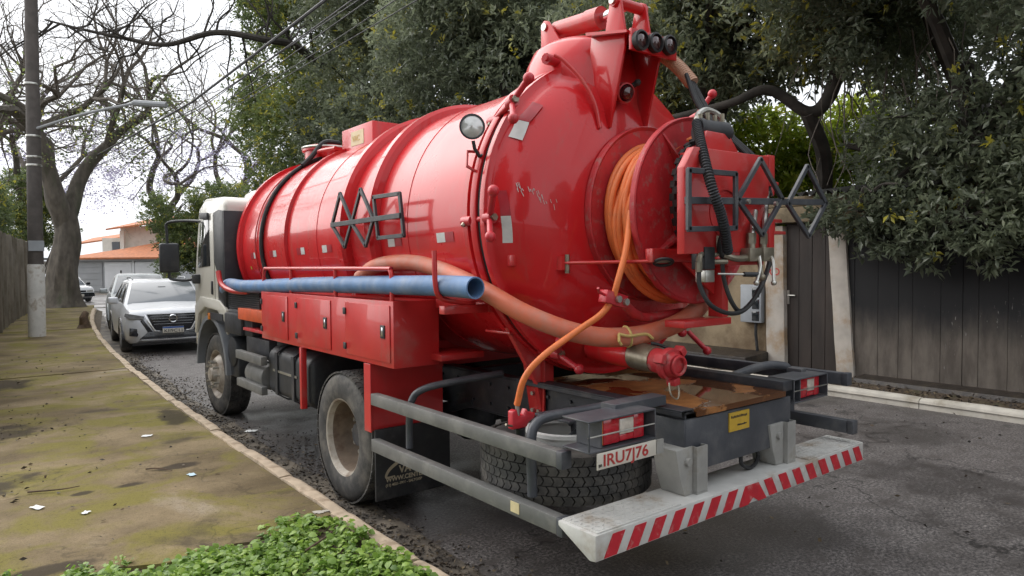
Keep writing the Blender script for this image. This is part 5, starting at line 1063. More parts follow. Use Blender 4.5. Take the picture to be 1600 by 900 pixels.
# ---------------------------------------------------------------- loose hoses lying on the truck
bh = thing('suction_hose', (2.25, 5.5, 1.6), 'long dusty blue suction hose lying in the rack above the tool boxes', 'hose')
b = MB(); P_ = spline([(2.330, 8.325, 1.531), (2.300, 8.065, 1.595), (2.270, 7.462, 1.587), (2.250, 6.797, 1.601), (2.250, 5.663, 1.635), (2.250, 4.686, 1.654), (2.250, 3.937, 1.664), (2.250, 3.480, 1.669), (2.250, 3.195, 1.664)], 8); b.tube(P_, 0.064, 20, caps=False)
P2 = list(reversed(P_)); b.tube(P2[:10], 0.055, 20, caps=False)
e0 = P_[-1]; ed = (P_[-1] - P_[-2]).normalized(); b.lathe([(0.055, 0), (0.064, 0)], e0, ed, 20); b.build('hose_wall', 'blue_hose', bh)
th = thing('discharge_hose', (2.7, 3.0, 1.4), 'thick faded orange hose slung across the rear tank door', 'hose')
b = MB(); b.tube([(2.394, 4.950, 1.700), (2.405, 4.680, 1.793), (2.431, 4.250, 1.814), (2.447, 3.860, 1.761), (2.422, 3.360, 1.643), (2.489, 3.050, 1.514), (2.690, 2.840, 1.406), (2.929, 2.720, 1.372), (3.251, 2.660, 1.407), (3.531, 2.640, 1.513), (3.852, 2.680, 1.754)], 0.056, 18, sm=8); tho = b.build('hose_wall', 'thick_hose', th)
bb = MB(); bb.torus((2.97, 2.712, 1.374), (0.86, -0.3, 0.12), 0.058, 0.008, 20, 6); bb.tube([(2.86, 2.67, 1.40), (2.93, 2.65, 1.385), (3.04, 2.63, 1.39), (3.09, 2.62, 1.36)], 0.009, 6, sm=4); bb.tube([(2.86, 2.67, 1.40), (2.85, 2.66, 1.36), (2.87, 2.66, 1.34)], 0.008, 6); bb.build('tie_rag', 'yellow_rag', th)
# spray gun at the end of the thin hose
g = thing('spray_gun', (2.35, 2.95, 0.93), 'red spray gun hanging at the end of the thin orange hose', 'spray gun')
b = MB(); b.prism([(2.30, 0.93), (2.30, 0.995), (2.33, 1.005), (2.345, 0.965), (2.385, 0.965), (2.40, 1.0), (2.42, 0.975), (2.46, 0.97), (2.46, 0.94), (2.42, 0.925), (2.40, 0.895), (2.30, 0.895)], 'y', 2.93, 2.975); b.build('body', 'red_handle', g, bevel=0.008)
MB().cyl((2.352, 2.95, 0.94), (2.35, 2.95, 1.045), 0.013, n=10).build('swivel', 'steel_bright', g); MB().tube([(2.31, 2.94, 0.915), (2.27, 2.93, 0.925), (2.25, 2.925, 0.935)], 0.007, 6).build('trigger', 'brass_fitting', g)
MB().cyl((2.37, 2.95, 0.895), (2.38, 2.96, 0.80), 0.03, 0.022, n=10).build('nozzle', 'dark_steel', g)
# ================================================================== CARS
def loft(b, secs, close_ends=True):
    n = len(secs[0]); base = len(b.v)
    for s in secs: b.v += [tuple(p) for p in s]
    for i in range(len(secs) - 1):
        for k in range(n - 1): b.f.append((base + i * n + k, base + i * n + k + 1, base + (i + 1) * n + k + 1, base + (i + 1) * n + k))
    if close_ends:
        b.f.append(tuple(base + k for k in range(n))); b.f.append(tuple(base + (len(secs) - 1) * n + k for k in range(n - 1, -1, -1)))
def lerp_tab(tab, y):
    for (y0, v0), (y1, v1) in zip(tab, tab[1:]):
        if y0 <= y <= y1: return v0 + (v1 - v0) * (y - y0) / (y1 - y0)
    return tab[0][1] if y < tab[0][0] else tab[-1][1]
def quad_patch(pts, off, th=0.006):
    P = [Vector(p) for p in pts]; n = (P[1] - P[0]).cross(P[-1] - P[0]).normalized(); b = MB(); k = len(P)
    b.add([p + n * off for p in P] + [p + n * (off - th) for p in P], [tuple(range(k)), tuple(range(2 * k - 1, k - 1, -1))] + [(i, (i + 1) % k, k + (i + 1) % k, k + i) for i in range(k)]); return b
def car(name, label, loc, rz, paint, W=1.76, L=4.3, H=1.6, hood=0.98, suv=True, front=True, cat='car', group='cars parked or driving beyond the truck', dark_bumper=False):
    # local: front at y = 0 facing -y, x right, z up
    c = thing(name, loc, label, cat, group, rz, local=True)
    hw = W / 2; clr = 0.2 if suv else 0.16
    top = [(0, hood * 0.66), (0.06, hood * 0.80), (0.18, hood * 0.90), (0.6, hood * 0.965), (1.05, hood * 1.02), (L - 0.5, hood * 1.06), (L - 0.12, hood * 1.02), (L, hood * 0.85)]
    wid = [(0, 0.70), (0.05, 0.82), (0.18, 0.94), (0.5, 0.985), (1.2, 1.0), (L - 0.7, 1.0), (L - 0.15, 0.92), (L, 0.80)]
    bot = [(0, 0.32), (0.1, 0.24), (0.4, clr), (L - 0.4, clr), (L, 0.36)]
    secs = []
    for y in [0, 0.04, 0.10, 0.18, 0.32, 0.5, 0.8, 1.05, 1.6, 2.2, 2.9, L - 0.6, L - 0.3, L - 0.12, L]:
        t_, w_, b_ = lerp_tab(top, y), lerp_tab(wid, y) * hw, lerp_tab(bot, y)
        half = [(0, b_), (w_ * 0.86, b_), (w_ * 0.965, b_ + 0.10), (w_, b_ + (t_ - b_) * 0.42), (w_ * 1.0, b_ + (t_ - b_) * 0.62), (w_ * 0.975, b_ + (t_ - b_) * 0.82), (w_ * 0.90, t_ - 0.015), (w_ * 0.70, t_ + 0.012), (0, t_ + 0.03)]
        secs.append([(-x, y, z) for x, z in half[::-1]][:-1] + [(x, y, z) for x, z in half])
    b = MB(); loft(b, secs); body = b.build('body', paint, c, ang=34)
    # greenhouse
    hb = hood * 1.02; g0, g1 = 0.98, L - 0.25
    base = [(-hw * 0.90, g0, hb - 0.04), (hw * 0.90, g0, hb - 0.04), (hw * 0.90, g1, hb - 0.04), (-hw * 0.90, g1, hb - 0.04)]
    tp = [(-hw * 0.70, g0 + 0.72, H - 0.035), (hw * 0.70, g0 + 0.72, H - 0.035), (hw * 0.68, g1 - 0.42, H - 0.05), (-hw * 0.68, g1 - 0.42, H - 0.05)]
    b = MB(); b.add(base + tp + [(-hw * 0.55, g0 + 0.95, H), (hw * 0.55, g0 + 0.95, H), (hw * 0.55, g1 - 0.7, H), (-hw * 0.55, g1 - 0.7, H)], [(0, 1, 5, 4), (1, 2, 6, 5), (2, 3, 7, 6), (3, 0, 4, 7), (4, 5, 9, 8), (5, 6, 10, 9), (6, 7, 11, 10), (7, 4, 8, 11), (8, 9, 10, 11)])
    gh = b.build('roof', paint, c, bevel=0.03, seg=3, ang=30)
    def mixp(a, q, s): return tuple(x + (y - x) * s for x, y in zip(a, q))
    def face_pt(A, B, C, D, u, v): return mixp(mixp(A, B, u), mixp(D, C, u), v)
    A, B, C, D = base[0], base[1], tp[1], tp[0]
    quad_patch([face_pt(A, B, C, D, u, v) for u, v in ((0.04, 0.05), (0.96, 0.05), (0.955, 0.94), (0.045, 0.94))], 0.012).build('windscreen', 'windscreen', gh, bevel=0.004)
    for sx in (-1, 1):
        A = (sx * hw * 0.90, g0, hb - 0.04); B = (sx * hw * 0.90, g1, hb - 0.04); C = (sx * hw * 0.68, g1 - 0.42, H - 0.05); D = (sx * hw * 0.70, g0 + 0.72, H - 0.035)
        for u0, u1 in ((0.10, 0.44), (0.47, 0.76), (0.79, 0.95)):
            q = [face_pt(A, B, C, D, u, v) for u, v in ((u0, 0.10), (u1, 0.10), (u1 * 0.98, 0.88), (u0 + 0.02, 0.88))]
            if sx > 0: q = q
            else: q = q[::-1]
            quad_patch(q, 0.012).build('side_window', 'glass_dark', gh, bevel=0.003)
        mbm = MB(); mbm.box(sx * hw * 0.98 - (0.20 if sx < 0 else 0.0), sx * hw * 0.98 + (0.20 if sx > 0 else 0.0), 1.20, 1.34, hood * 1.02, hood * 1.02 + 0.15); mbm.build('door_mirror', paint if not dark_bumper else 'car_trim', c, bevel=0.04, seg=3)
        if suv: MB().tube([(sx * hw * 0.60, g0 + 1.0, H + 0.01), (sx * hw * 0.62, g0 + 1.2, H + 0.05), (sx * hw * 0.62, g1 - 1.0, H + 0.05), (sx * hw * 0.6, g1 - 0.8, H + 0.0)], 0.016, 6).build('roof_rail', 'lamp_grey', gh)
    # wheels
    for sx in (-1, 1):
        for y in (0.82, L - 0.80):
            R = 0.33; o = V(sx * (hw - 0.005), y, R); ax = V(sx, 0, 0)
            b = MB(); b.lathe([(R * 0.66, -0.01), (R * 0.85, 0.003), (R * 0.97, -0.02), (R, -0.05), (R, -0.19), (R * 0.9, -0.21), (R * 0.5, -0.20)], o, ax, 36); wh = b.build('wheel', 'tyre_rubber', c, ang=40)
            b = MB(); b.lathe([(R * 0.66, -0.015), (R * 0.63, -0.03), (R * 0.60, -0.08), (0.001, -0.08)], o, ax, 28); b.build('rim_well', 'car_trim', wh)
            b = MB(); d, a_, q_ = frame(ax)
            for k in range(5):
                t = 2 * math.pi * k / 5; rd = a_ * math.cos(t) + q_ * math.sin(t); tg = ax.cross(rd)
                pts = [o + rd * 0.03 + tg * 0.03, o + rd * R * 0.64 + tg * 0.05, o + rd * R * 0.64 - tg * 0.05, o + rd * 0.03 - tg * 0.03]
                b.add([p - ax * 0.012 for p in pts] + [p - ax * 0.04 for p in pts], [(0, 1, 2, 3), (7, 6, 5, 4), (0, 4, 5, 1), (1, 5, 6, 2), (2, 6, 7, 3), (3, 7, 4, 0)])
            b.lathe([(R * 0.67, -0.012), (R * 0.62, -0.012), (R * 0.62, -0.05)], o, ax, 28); b.build('rim', 'lamp_grey' if suv else 'rim_paint', wh)
            b = MB(); vs = []; 
            for i in range(15):
                t = math.pi * (i / 14) * 1.06 - 0.09
                for r in (R + 0.045, R + 0.085): vs += [(sx * (hw + 0.006), y + r * math.cos(t), R + r * math.sin(t)), (sx * (hw - 0.12), y + r * math.cos(t), R + r * math.sin(t))]
            fs = []
            for i in range(14):
                e = i * 4; fs += [(e, e + 4, e + 5, e + 1), (e + 2, e + 3, e + 7, e + 6), (e, e + 2, e + 6, e + 4), (e + 1, e + 5, e + 7, e + 3)]
            b.add(vs, fs); b.build('wheel_arch', 'car_trim' if suv else paint, c)
    b = MB(); b.box(-hw * 0.8, hw * 0.8, 0.3, L - 0.3, clr - 0.04, clr + 0.05); b.build('underbody', 'car_trim', c)
    def fy(x, z): # front surface distance
        return 0.0
    def fpatch(nm, m, pts, y, th=0.05, bev=0.006, par=c): return MB().prism(pts, 'y', y, y + th).build(nm, m, par, bevel=bev)
    h = hood
    if suv:
        gr = fpatch('grille', 'car_trim', [(-0.48, h * 0.84), (0.48, h * 0.84), (0.40, h * 0.60), (0.30, h * 0.48), (-0.30, h * 0.48), (-0.40, h * 0.60)], -0.030, 0.12)
        for k in range(4): fpatch('grille_bar', 'lamp_grey', [(-0.42 + k * 0.02, h * 0.80 - k * 0.055), (0.42 - k * 0.02, h * 0.80 - k * 0.055), (0.42 - k * 0.02, h * 0.792 - k * 0.055), (-0.42 + k * 0.02, h * 0.792 - k * 0.055)], -0.037, 0.006, 0, gr)
        for sx in (-1, 1):
            fpatch('chrome_strip', 'chrome', [(sx * 0.50, h * 0.83), (sx * 0.54, h * 0.83), (sx * 0.36, h * 0.475), (sx * 0.24, h * 0.465), (sx * 0.24, h * 0.485), (sx * 0.335, h * 0.495)], -0.045, 0.02, 0.002, gr)
            fpatch('lower_blade', 'car_trim', [(sx * 0.555, h * 0.74), (sx * 0.60, h * 0.70), (sx * 0.44, h * 0.41), (sx * 0.37, h * 0.46)], -0.012, 0.09, 0.004)
            hl = MB(); hl.add([(sx * 0.53, 0.00, h * 0.80), (sx * 0.86, 0.17, h * 0.87), (sx * 0.87, 0.24, h * 0.80), (sx * 0.80, 0.10, h * 0.755), (sx * 0.55, 0.005, h * 0.74), (sx * 0.53, 0.12, h * 0.80), (sx * 0.80, 0.30, h * 0.87), (sx * 0.80, 0.36, h * 0.80), (sx * 0.75, 0.24, h * 0.755), (sx * 0.55, 0.125, h * 0.74)], [(0, 1, 2, 3, 4), (9, 8, 7, 6, 5), (0, 5, 6, 1), (1, 6, 7, 2), (2, 7, 8, 3), (3, 8, 9, 4), (4, 9, 5, 0)])
            for q in range(len(hl.v)): hl.v[q] = (hl.v[q][0], hl.v[q][1] - 0.035, hl.v[q][2])
            hl.build('headlight', 'headlamp', c)
            fpatch('fog_recess', 'car_trim', [(sx * 0.60, h * 0.53), (sx * 0.79, h * 0.56), (sx * 0.80, h * 0.40), (sx * 0.66, h * 0.38)], 0.01, 0.14, 0.004)
        fpatch('bumper_strip', 'chrome', [(-0.62, h * 0.315), (0.62, h * 0.315), (0.56, h * 0.285), (-0.56, h * 0.285)], -0.02, 0.1, 0.004)
        fpatch('lower_intake', 'car_trim', [(-0.46, h * 0.47), (0.46, h * 0.47), (0.62, h * 0.325), (-0.62, h * 0.325)], -0.016, 0.1, 0.004)
        em = MB(); em.torus((0, -0.055, h * 0.735), (0, 1, 0), 0.072, 0.015, 28, 8); em.box(-0.095, 0.095, -0.072, -0.046, h * 0.735 - 0.012, h * 0.735 + 0.012); em.build('emblem', 'chrome', gr)
        pz = h * 0.50
    else:
        fpatch('bumper', 'car_trim' if dark_bumper else paint, [(-hw * 0.86, h * 0.58), (hw * 0.86, h * 0.58), (hw * 0.90, h * 0.34), (-hw * 0.90, h * 0.34)], -0.05, 0.25, 0.03)
        fpatch('grille', 'car_trim', [(-0.3, h * 0.72), (0.3, h * 0.72), (0.3, h * 0.62), (-0.3, h * 0.62)], -0.012, 0.1, 0.004)
        for sx in (-1, 1): fpatch('headlight', 'reflector', [(sx * 0.36, h * 0.73), (sx * hw * 0.80, h * 0.77), (sx * hw * 0.82, h * 0.63), (sx * 0.36, h * 0.62)], -0.008, 0.2, 0.01)
        pz = h * 0.42
    if front:
        py = -0.062 if not suv else -0.052
        plq = MB().box(-0.20, 0.20, py, py + 0.008, pz - 0.065, pz + 0.065).build('licence_plate', 'plate_white', c, bevel=0.002)
        if suv:
            MB().box(-0.198, 0.198, py - 0.002, py - 0.0004, pz + 0.03, pz + 0.062).build('blue_band', 'plate_blue', plq)
            text('KII9C11', 'ink_black', plq, (-0.17, py - 0.002, pz - 0.05), (1, 0, 0), (0, 0, 1), 0.09, width=0.34, bold=0.001)
    if suv:
        MB().box(-0.09, 0.06, 1.50, 1.53, hood * 1.02 + 0.30, hood * 1.02 + 0.35).build('rear_view_mirror', 'car_trim', c)
    return c
car('suv', 'silver crossover with black V grille parked facing us beyond the truck', (3.33, 15.7, 0.0), R_(-4.5), 'car_silver', W=1.82, H=1.50)
car('parked_car', 'older grey silver car parked right behind the silver crossover', (3.90, 22.0, 0.0), R_(-7.0), 'car_silver_old', W=1.74, H=1.58, hood=1.0, suv=False, front=False)
car('hatchback', 'small white hatchback with black bumper beside the big tree trunk', (4.45, 41.5, 0.0), R_(14), 'car_white', W=1.62, L=3.7, H=1.40, hood=0.84, suv=False, dark_bumper=True)
car('white_car', 'white car half hidden between the left wall and the whitewashed pole', (0.55, 43.5, 0.0), R_(-60), 'car_white', W=1.7, L=4.1, H=1.45, hood=0.9, suv=False)

# ================================================================== TREES
def round_leaves(name, m, P, D, Ln, Wd, T, parent=None, droop=0.2):
    n = len(P); D = D / np.linalg.norm(D, axis=1, keepdims=True); r = np.random.normal(size=(n, 3)) * 0.35; r[:, 2] += 1.0
    S = np.cross(D, r); S /= (np.linalg.norm(S, axis=1, keepdims=True) + 1e-9); Nn = np.cross(S, D); dn = np.array([0, 0, 1.0])
    prof = ((0.0, 0.0, 0.0), (0.22, 0.40, 0.10), (0.55, 0.50, 0.10), (0.82, 0.28, 0.02), (1.0, 0.0, 0.0), (0.82, -0.28, 0.02), (0.55, -0.50, 0.10), (0.22, -0.40, 0.10))
    v = np.empty((n, 8, 3))
    for k, (a, w, h) in enumerate(prof): v[:, k] = P + D * (Ln * a)[:, None] + S * (Wd * w)[:, None] + Nn * (Wd * h)[:, None] - dn * (Ln * droop * a * a)[:, None]
    me = bpy.data.meshes.new(name); me.vertices.add(8 * n); me.vertices.foreach_set('co', v.reshape(-1).astype(np.float32))
    idx = np.arange(8 * n, dtype=np.int32).reshape(n, 8); q = [(0, 1, 7), (1, 2, 6), (1, 6, 7), (2, 3, 5), (2, 5, 6), (3, 4, 5)]
    tri = np.concatenate([idx[:, list(x)] for x in q], axis=1).reshape(-1); nt_ = 6 * n
    me.loops.add(3 * nt_); me.loops.foreach_set('vertex_index', tri.astype(np.int32)); me.polygons.add(nt_); me.polygons.foreach_set('loop_start', np.arange(0, 3 * nt_, 3, dtype=np.int32)); me.polygons.foreach_set('loop_total', np.full(nt_, 3, dtype=np.int32))
    me.polygons.foreach_set('use_smooth', np.ones(nt_, dtype=bool)); me.update(calc_edges=True); at = me.attributes.new('tint', 'FLOAT', 'POINT'); at.data.foreach_set('value', np.repeat(T, 8).astype(np.float32))
    me.materials.append(MATS[m]); o = bpy.data.objects.new(name, me); col.objects.link(o)
    if parent: attach(o, parent)
    return o
def leaves_mesh(name, m, P, D, Ln, Wd, T, parent=None, fold=0.25, droop=0.0):
    """P leaf bases, D directions, Ln lengths, Wd widths, T tints (numpy arrays)"""
    n = len(P); D = D / np.linalg.norm(D, axis=1, keepdims=True)
    r = np.random.normal(size=(n, 3)); r[:, 2] += 0.6
    S = np.cross(D, r); S /= (np.linalg.norm(S, axis=1, keepdims=True) + 1e-9); Nn = np.cross(S, D)
    v = np.empty((n, 4, 3)); mid = P + D * (Ln * 0.5)[:, None] 
    v[:, 0] = P; v[:, 1] = mid + S * (Wd * 0.5)[:, None] + Nn * (Wd * fold)[:, None]; v[:, 2] = P + D * Ln[:, None] - np.array([0, 0, 1.0]) * (Ln * droop)[:, None]; v[:, 3] = mid - S * (Wd * 0.5)[:, None] + Nn * (Wd * fold)[:, None]
    me = bpy.data.meshes.new(name); me.vertices.add(4 * n); me.vertices.foreach_set('co', v.reshape(-1).astype(np.float32))
    idx = np.arange(4 * n, dtype=np.int32).reshape(n, 4); tri = np.concatenate([idx[:, [0, 1, 2]], idx[:, [0, 2, 3]]], axis=1).reshape(-1)
    me.loops.add(6 * n); me.loops.foreach_set('vertex_index', tri.astype(np.int32))
    me.polygons.add(2 * n); me.polygons.foreach_set('loop_start', np.arange(0, 6 * n, 3, dtype=np.int32)); me.polygons.foreach_set('loop_total', np.full(2 * n, 3, dtype=np.int32))
    me.update(calc_edges=True); at = me.attributes.new('tint', 'FLOAT', 'POINT'); at.data.foreach_set('value', np.repeat(T, 4).astype(np.float32))
    me.materials.append(MATS[m]); o = bpy.data.objects.new(name, me); col.objects.link(o)
    if parent: attach(o, parent)
    return o
def clump(p, s, ph):
    return np.sin(p[:, 0] * s + ph) + np.sin(p[:, 1] * s * 1.13 + ph * 2.1) + np.sin(p[:, 2] * s * 0.97 + ph * 0.7) + 0.7 * np.sin((p[:, 0] + p[:, 2]) * s * 2.1 + ph) + 0.7 * np.sin((p[:, 1] - p[:, 2]) * s * 1.9)
def rosettes(blobs, n, rng, ph=0.0, s=1.6, thr=-0.6, shell=0.45):
    vol = np.array([b[3] * b[4] * b[5] for b in blobs]) ** 0.75; pr = vol / vol.sum(); out = []; od = []
    k = rng.choice(len(blobs), size=n * 3, p=pr); B = np.array(blobs)[k]
    d = rng.normal(size=(len(k), 3)); d /= np.linalg.norm(d, axis=1, keepdims=True)
    rad = shell + (1 - shell) * rng.random(len(k)) ** 0.6; rad *= 1 + 0.10 * rng.normal(size=len(k))
    p = B[:, :3] + d * B[:, 3:6] * rad[:, None]
    ok = clump(p, s, ph) > thr + 0.5 * rng.normal(size=len(p)); p = p[ok][:n]; d = d[ok][:n]
    return p, d
def crown(name, m, blobs, n, leaf=0.11, per=8, seed=1, parent=None, s=1.6, thr=-0.6, young=0.02, zmin=-9, lw=0.36, shell=0.45, droop=0.12):
    rng = np.random.default_rng(seed); p, d = rosettes(blobs, n, rng, seed * 1.7, s, thr, shell)
    q = p[:, 2] > zmin; p = p[q]; d = d[q]; n = len(p)
    ax = d * 0.7 + np.array([0, 0, 0.55]) + rng.normal(size=(n, 3)) * 0.35
    base = np.repeat(p, per, axis=0); A = np.repeat(ax / np.linalg.norm(ax, axis=1, keepdims=True), per, axis=0)
    D = A * 0.55 + rng.normal(size=base.shape) * 0.62
    Ln = leaf * (0.65 + 0.6 * rng.random(len(base))); Wd = Ln * (lw * (0.85 + 0.3 * rng.random(len(base))))
    t = np.clip(0.42 + 0.17 * rng.normal(size=n) + 0.13 * clump(p, 0.9, seed), 0.02, 0.86); yg = rng.random(n) < young; t[yg] = 0.95
    T = np.clip(np.repeat(t, per) + 0.07 * rng.normal(size=len(base)), 0, 1)
    base = base + rng.normal(size=base.shape) * leaf * 0.25
    return leaves_mesh(name, m, base, D, Ln, Wd, T, parent, droop=droop)
def limbs(b, pts, r0, r1, n=8, sm=4): b.tube(pts, [r0, r1], n, sm=sm)
def evergreen(name, label, base, fork, blobs, n, leaf, seed, m='leaf_dark', trunk_r=0.28, **k):
    t = thing(name, base, label, 'tree', 'evergreen trees behind the truck'); b = MB(); rg = random.Random(seed)
    base = Vector(base); fork = Vector(fork)
    b.tube([base - V(0, 0, 0.2), base + V(0.05, 0, 0.6), (base + fork) / 2 + V(rg.random() * .3, rg.random() * .3, 0), fork], [trunk_r, trunk_r * 0.7], 12, sm=4)
    for q in blobs:
        c = Vector(q[:3]); mid = (fork + c) / 2 + V((rg.random() - .5) * 0.8, (rg.random() - .5) * 0.8, 0.3)
        b.tube([fork - V(0, 0, 0.1), mid, c], [trunk_r * 0.5, 0.04], 8, sm=4)
        for _ in range(5):
            e = c + V((rg.random() - .5) * q[3] * 1.5, (rg.random() - .5) * q[4] * 1.5, (rg.random() - .4) * q[5] * 1.4); b.tube([c, (c + e) / 2 + V(0, 0, 0.15), e], [0.04, 0.010], 5, sm=3)
    b.build('trunk', 'bark_dark', t); crown('crown', m, blobs, n, leaf, seed=seed, parent=t, **k); return t
evergreen('evergreen_tree', 'nearest dark evergreen overhanging the old wall at the right', (11.6, 3.2, 0), (11.3, 3.6, 3.6),
    [(10.6, 1.6, 4.6, 1.7, 2.0, 1.5), (10.9, 4.2, 5.6, 1.7, 1.8, 1.3), (9.6, 2.4, 5.9, 1.5, 2.0, 1.2), (10.0, 0.6, 3.6, 1.1, 1.3, 1.3), (11.6, 2.0, 3.4, 1.5, 2.4, 1.2), (9.1, 4.6, 6.4, 1.4, 1.6, 1.0), (10.1, 2.0, 2.9, 0.7, 1.2, 0.9), (12.2, 5.0, 6.6, 2.0, 2.0, 1.6), (9.85, 3.4, 2.25, 0.4, 1.3, 0.6), (9.8, 1.4, 1.95, 0.5, 1.0, 0.8), (9.8, 4.6, 2.5, 0.35, 0.8, 0.4), (10.4, 3.4, 3.4, 0.9, 1.6, 0.8), (11.5, 0.2, 4.6, 1.8, 1.8, 1.8), (14.5, 5.2, 5.6, 1.2, 1.8, 1.2)], 19000, 0.125, 3, trunk_r=0.25, thr=-0.35)
evergreen('evergreen_tree', 'dark evergreen with a thick curved limb behind the hose reel', (12.2, 9.6, 0), (11.9, 9.0, 3.2),
    [(11.0, 7.0, 6.2, 1.9, 2.2, 1.5), (10.2, 9.0, 6.9, 2.0, 2.2, 1.6), (12.4, 10.0, 5.8, 1.8, 1.8, 1.4), (9.7, 7.0, 7.0, 1.5, 1.6, 1.2), (12.6, 6.4, 7.6, 2.0, 2.0, 1.5), (11.4, 11.0, 4.6, 1.5, 1.5, 1.2)], 14500, 0.135, 5, thr=-0.35, young=0.035)
evergreen('evergreen_tree', 'broad dark evergreen rising behind the middle of the red tank', (12.6, 14.5, 0), (12.3, 14.3, 3.6),
    [(11.3, 13.2, 6.6, 2.2, 2.5, 2.0), (10.9, 16.0, 7.8, 2.4, 2.6, 2.2), (12.8, 14.6, 9.3, 2.8, 2.8, 2.2), (11.6, 15.2, 4.8, 2.1, 2.4, 1.6), (10.0, 13.6, 8.9, 2.0, 2.2, 1.6), (12.4, 12.0, 4.2, 1.7, 1.6, 1.4)], 12500, 0.165, 7, thr=-0.35)
evergreen('evergreen_tree', 'tall dark evergreen with yellowish tips behind the box on the tank', (12.6, 21.5, 0), (12.3, 21.5, 4.0),
    [(11.4, 20.2, 6.2, 2.4, 2.8, 2.2), (11.6, 23.6, 7.6, 2.6, 3.0, 2.6), (12.6, 21.4, 10.4, 3.2, 3.2, 2.8), (10.6, 21.6, 11.6, 2.6, 2.8, 2.2), (11.8, 25.4, 4.6, 2.2, 2.4, 2.2), (11.8, 22.2, 4.0, 2.0, 2.4, 1.6)], 11500, 0.19, 9, thr=-0.4, young=0.05)
evergreen('evergreen_tree', 'leftmost tall evergreen with young yellow green sprays above the cab', (12.4, 29.5, 0), (12.2, 29.0, 4.2),
    [(11.6, 27.6, 7.0, 2.6, 2.8, 2.6), (11.4, 30.6, 8.6, 2.4, 2.8, 3.0), (11.6, 28.4, 12.0, 2.8, 3.0, 2.6), (10.6, 29.2, 14.4, 2.6, 2.8, 2.2), (11.6, 31.4, 4.6, 2.0, 2.2, 2.0)], 9500, 0.21, 11, m='leaf_mid', thr=-0.8, young=0.07)
evergreen('bushy_tree', 'bushy mid green tree behind the mirror of the white cab', (9.6, 38.5, 0), (9.6, 38.5, 2.2),
    [(9.4, 38.0, 3.2, 1.9, 2.0, 1.7), (8.5, 38.6, 4.6, 1.7, 1.8, 1.3), (10.6, 38.0, 4.6, 1.8, 1.8, 1.6), (9.0, 38.2, 1.6, 1.6, 1.6, 1.3), (10.8, 37.2, 2.2, 1.6, 1.6, 1.8)], 7000, 0.16, 13, m='leaf_mid', trunk_r=0.15, thr=-0.8)
# the street goes on behind the photographer: more trees, mirrored in the red paint
for bx_, by_, lab in ((12.0, -6.0, 'evergreen behind the photographer on the right side of the street'), (-6.5, 1.5, 'evergreen beyond the left wall beside the photographer'), (-6.0, -8.0, 'evergreen behind the photographer on the left side of the street'), (4.0, -19.0, 'evergreen far behind the photographer at the end of the street')):
    evergreen('evergreen_tree', lab, (bx_, by_, 0), (bx_, by_, 3.0), [(bx_, by_, 5.0, 2.6, 2.8, 2.4), (bx_ + 1.2, by_ + 1.5, 6.6, 2.4, 2.6, 2.0), (bx_ - 1.0, by_ - 1.6, 6.2, 2.4, 2.6, 2.0), (bx_ + 0.3, by_ + 2.4, 3.4, 1.6, 1.8, 1.4)], 2600, 0.30, int(40 + bx_), thr=-0.9, lw=0.5)
# bright shrubs in the garden behind the wall
def shrub(name, label, base, blobs, n, leaf, seed, m, group=None, **k):
    t = thing(name, base, label, 'shrub', group); b = MB(); rg = random.Random(seed); base = Vector(base)
    for _ in range(16):
        q = blobs[rg.randrange(len(blobs))]; c = Vector(q[:3]) + V((rg.random() - .5) * q[3] * 1.6, (rg.random() - .5) * q[4] * 1.6, (rg.random() - .2) * q[5] * 1.3)
        b.tube([base + V((rg.random() - .5) * 0.6, (rg.random() - .5) * 0.6, 0), (base + c) / 2 + V((rg.random() - .5) * .5, (rg.random() - .5) * .5, 0), c], [0.035, 0.008], 5, sm=4)
    b.build('stem', 'twig', t); crown('foliage', m, blobs, n, leaf, seed=seed, parent=t, **k); return t
shrub('garden_shrub', 'bright yellow green shrub glowing behind the wall, right of the red support box', (13.0, 7.6, 0), [(14.2, 7.6, 3.3, 1.0, 1.5, 1.2), (14.0, 8.6, 4.2, 1.0, 1.2, 1.0), (15.2, 6.9, 4.0, 1.2, 1.4, 1.4)], 3000, 0.15, 21, 'leaf_bright', 'garden shrubs', thr=-0.7)
shrub('garden_shrub', 'dull green shrub behind the wall under the overhanging boughs', (13.6, 4.0, 0), [(13.6, 4.4, 3.2, 1.2, 1.6, 1.1), (14.2, 2.0, 3.4, 1.2, 1.6, 1.2)], 2600, 0.13, 22, 'leaf_mid', 'garden shrubs', thr=-0.7)
shrub('hedge_bush', 'dark leafy bush at the wall top above the left pavement', (0.2, 19.0, 2.4), [(0.15, 20.0, 3.4, 0.35, 1.8, 0.7), (0.45, 24.0, 3.6, 0.5, 2.0, 0.8), (0.5, 28.0, 3.4, 0.7, 2.2, 1.2)], 2000, 0.13, 23, 'leaf_mid', thr=-0.5)
shrub('hedge_bush', 'far green bushes behind the big bare tree trunk', (2.8, 47, 0), [(1.6, 47, 3.8, 1.6, 1.6, 1.6), (4.0, 48, 4.6, 1.3, 1.5, 1.6), (2.4, 46, 5.6, 1.6, 1.5, 1.4)], 2600, 0.22, 24, 'leaf_mid', thr=-0.5)
shrub('garden_thicket', 'dense dark thicket filling the garden far behind the wall', (17.0, 5.0, 0), [(17.5, 1.0, 3.0, 2.0, 3.0, 3.2), (17.5, 5.0, 2.2, 2.0, 2.6, 1.8), (17.0, 9.8, 2.0, 2.0, 2.6, 1.6), (16.6, 15.5, 3.2, 2.0, 3.2, 3.4), (16.5, 21, 3.2, 2.0, 3.4, 3.4), (17.5, -3.5, 3.0, 2.0, 3.0, 3.2)], 9000, 0.26, 25, 'leaf_mid', thr=-1.4, lw=0.5)
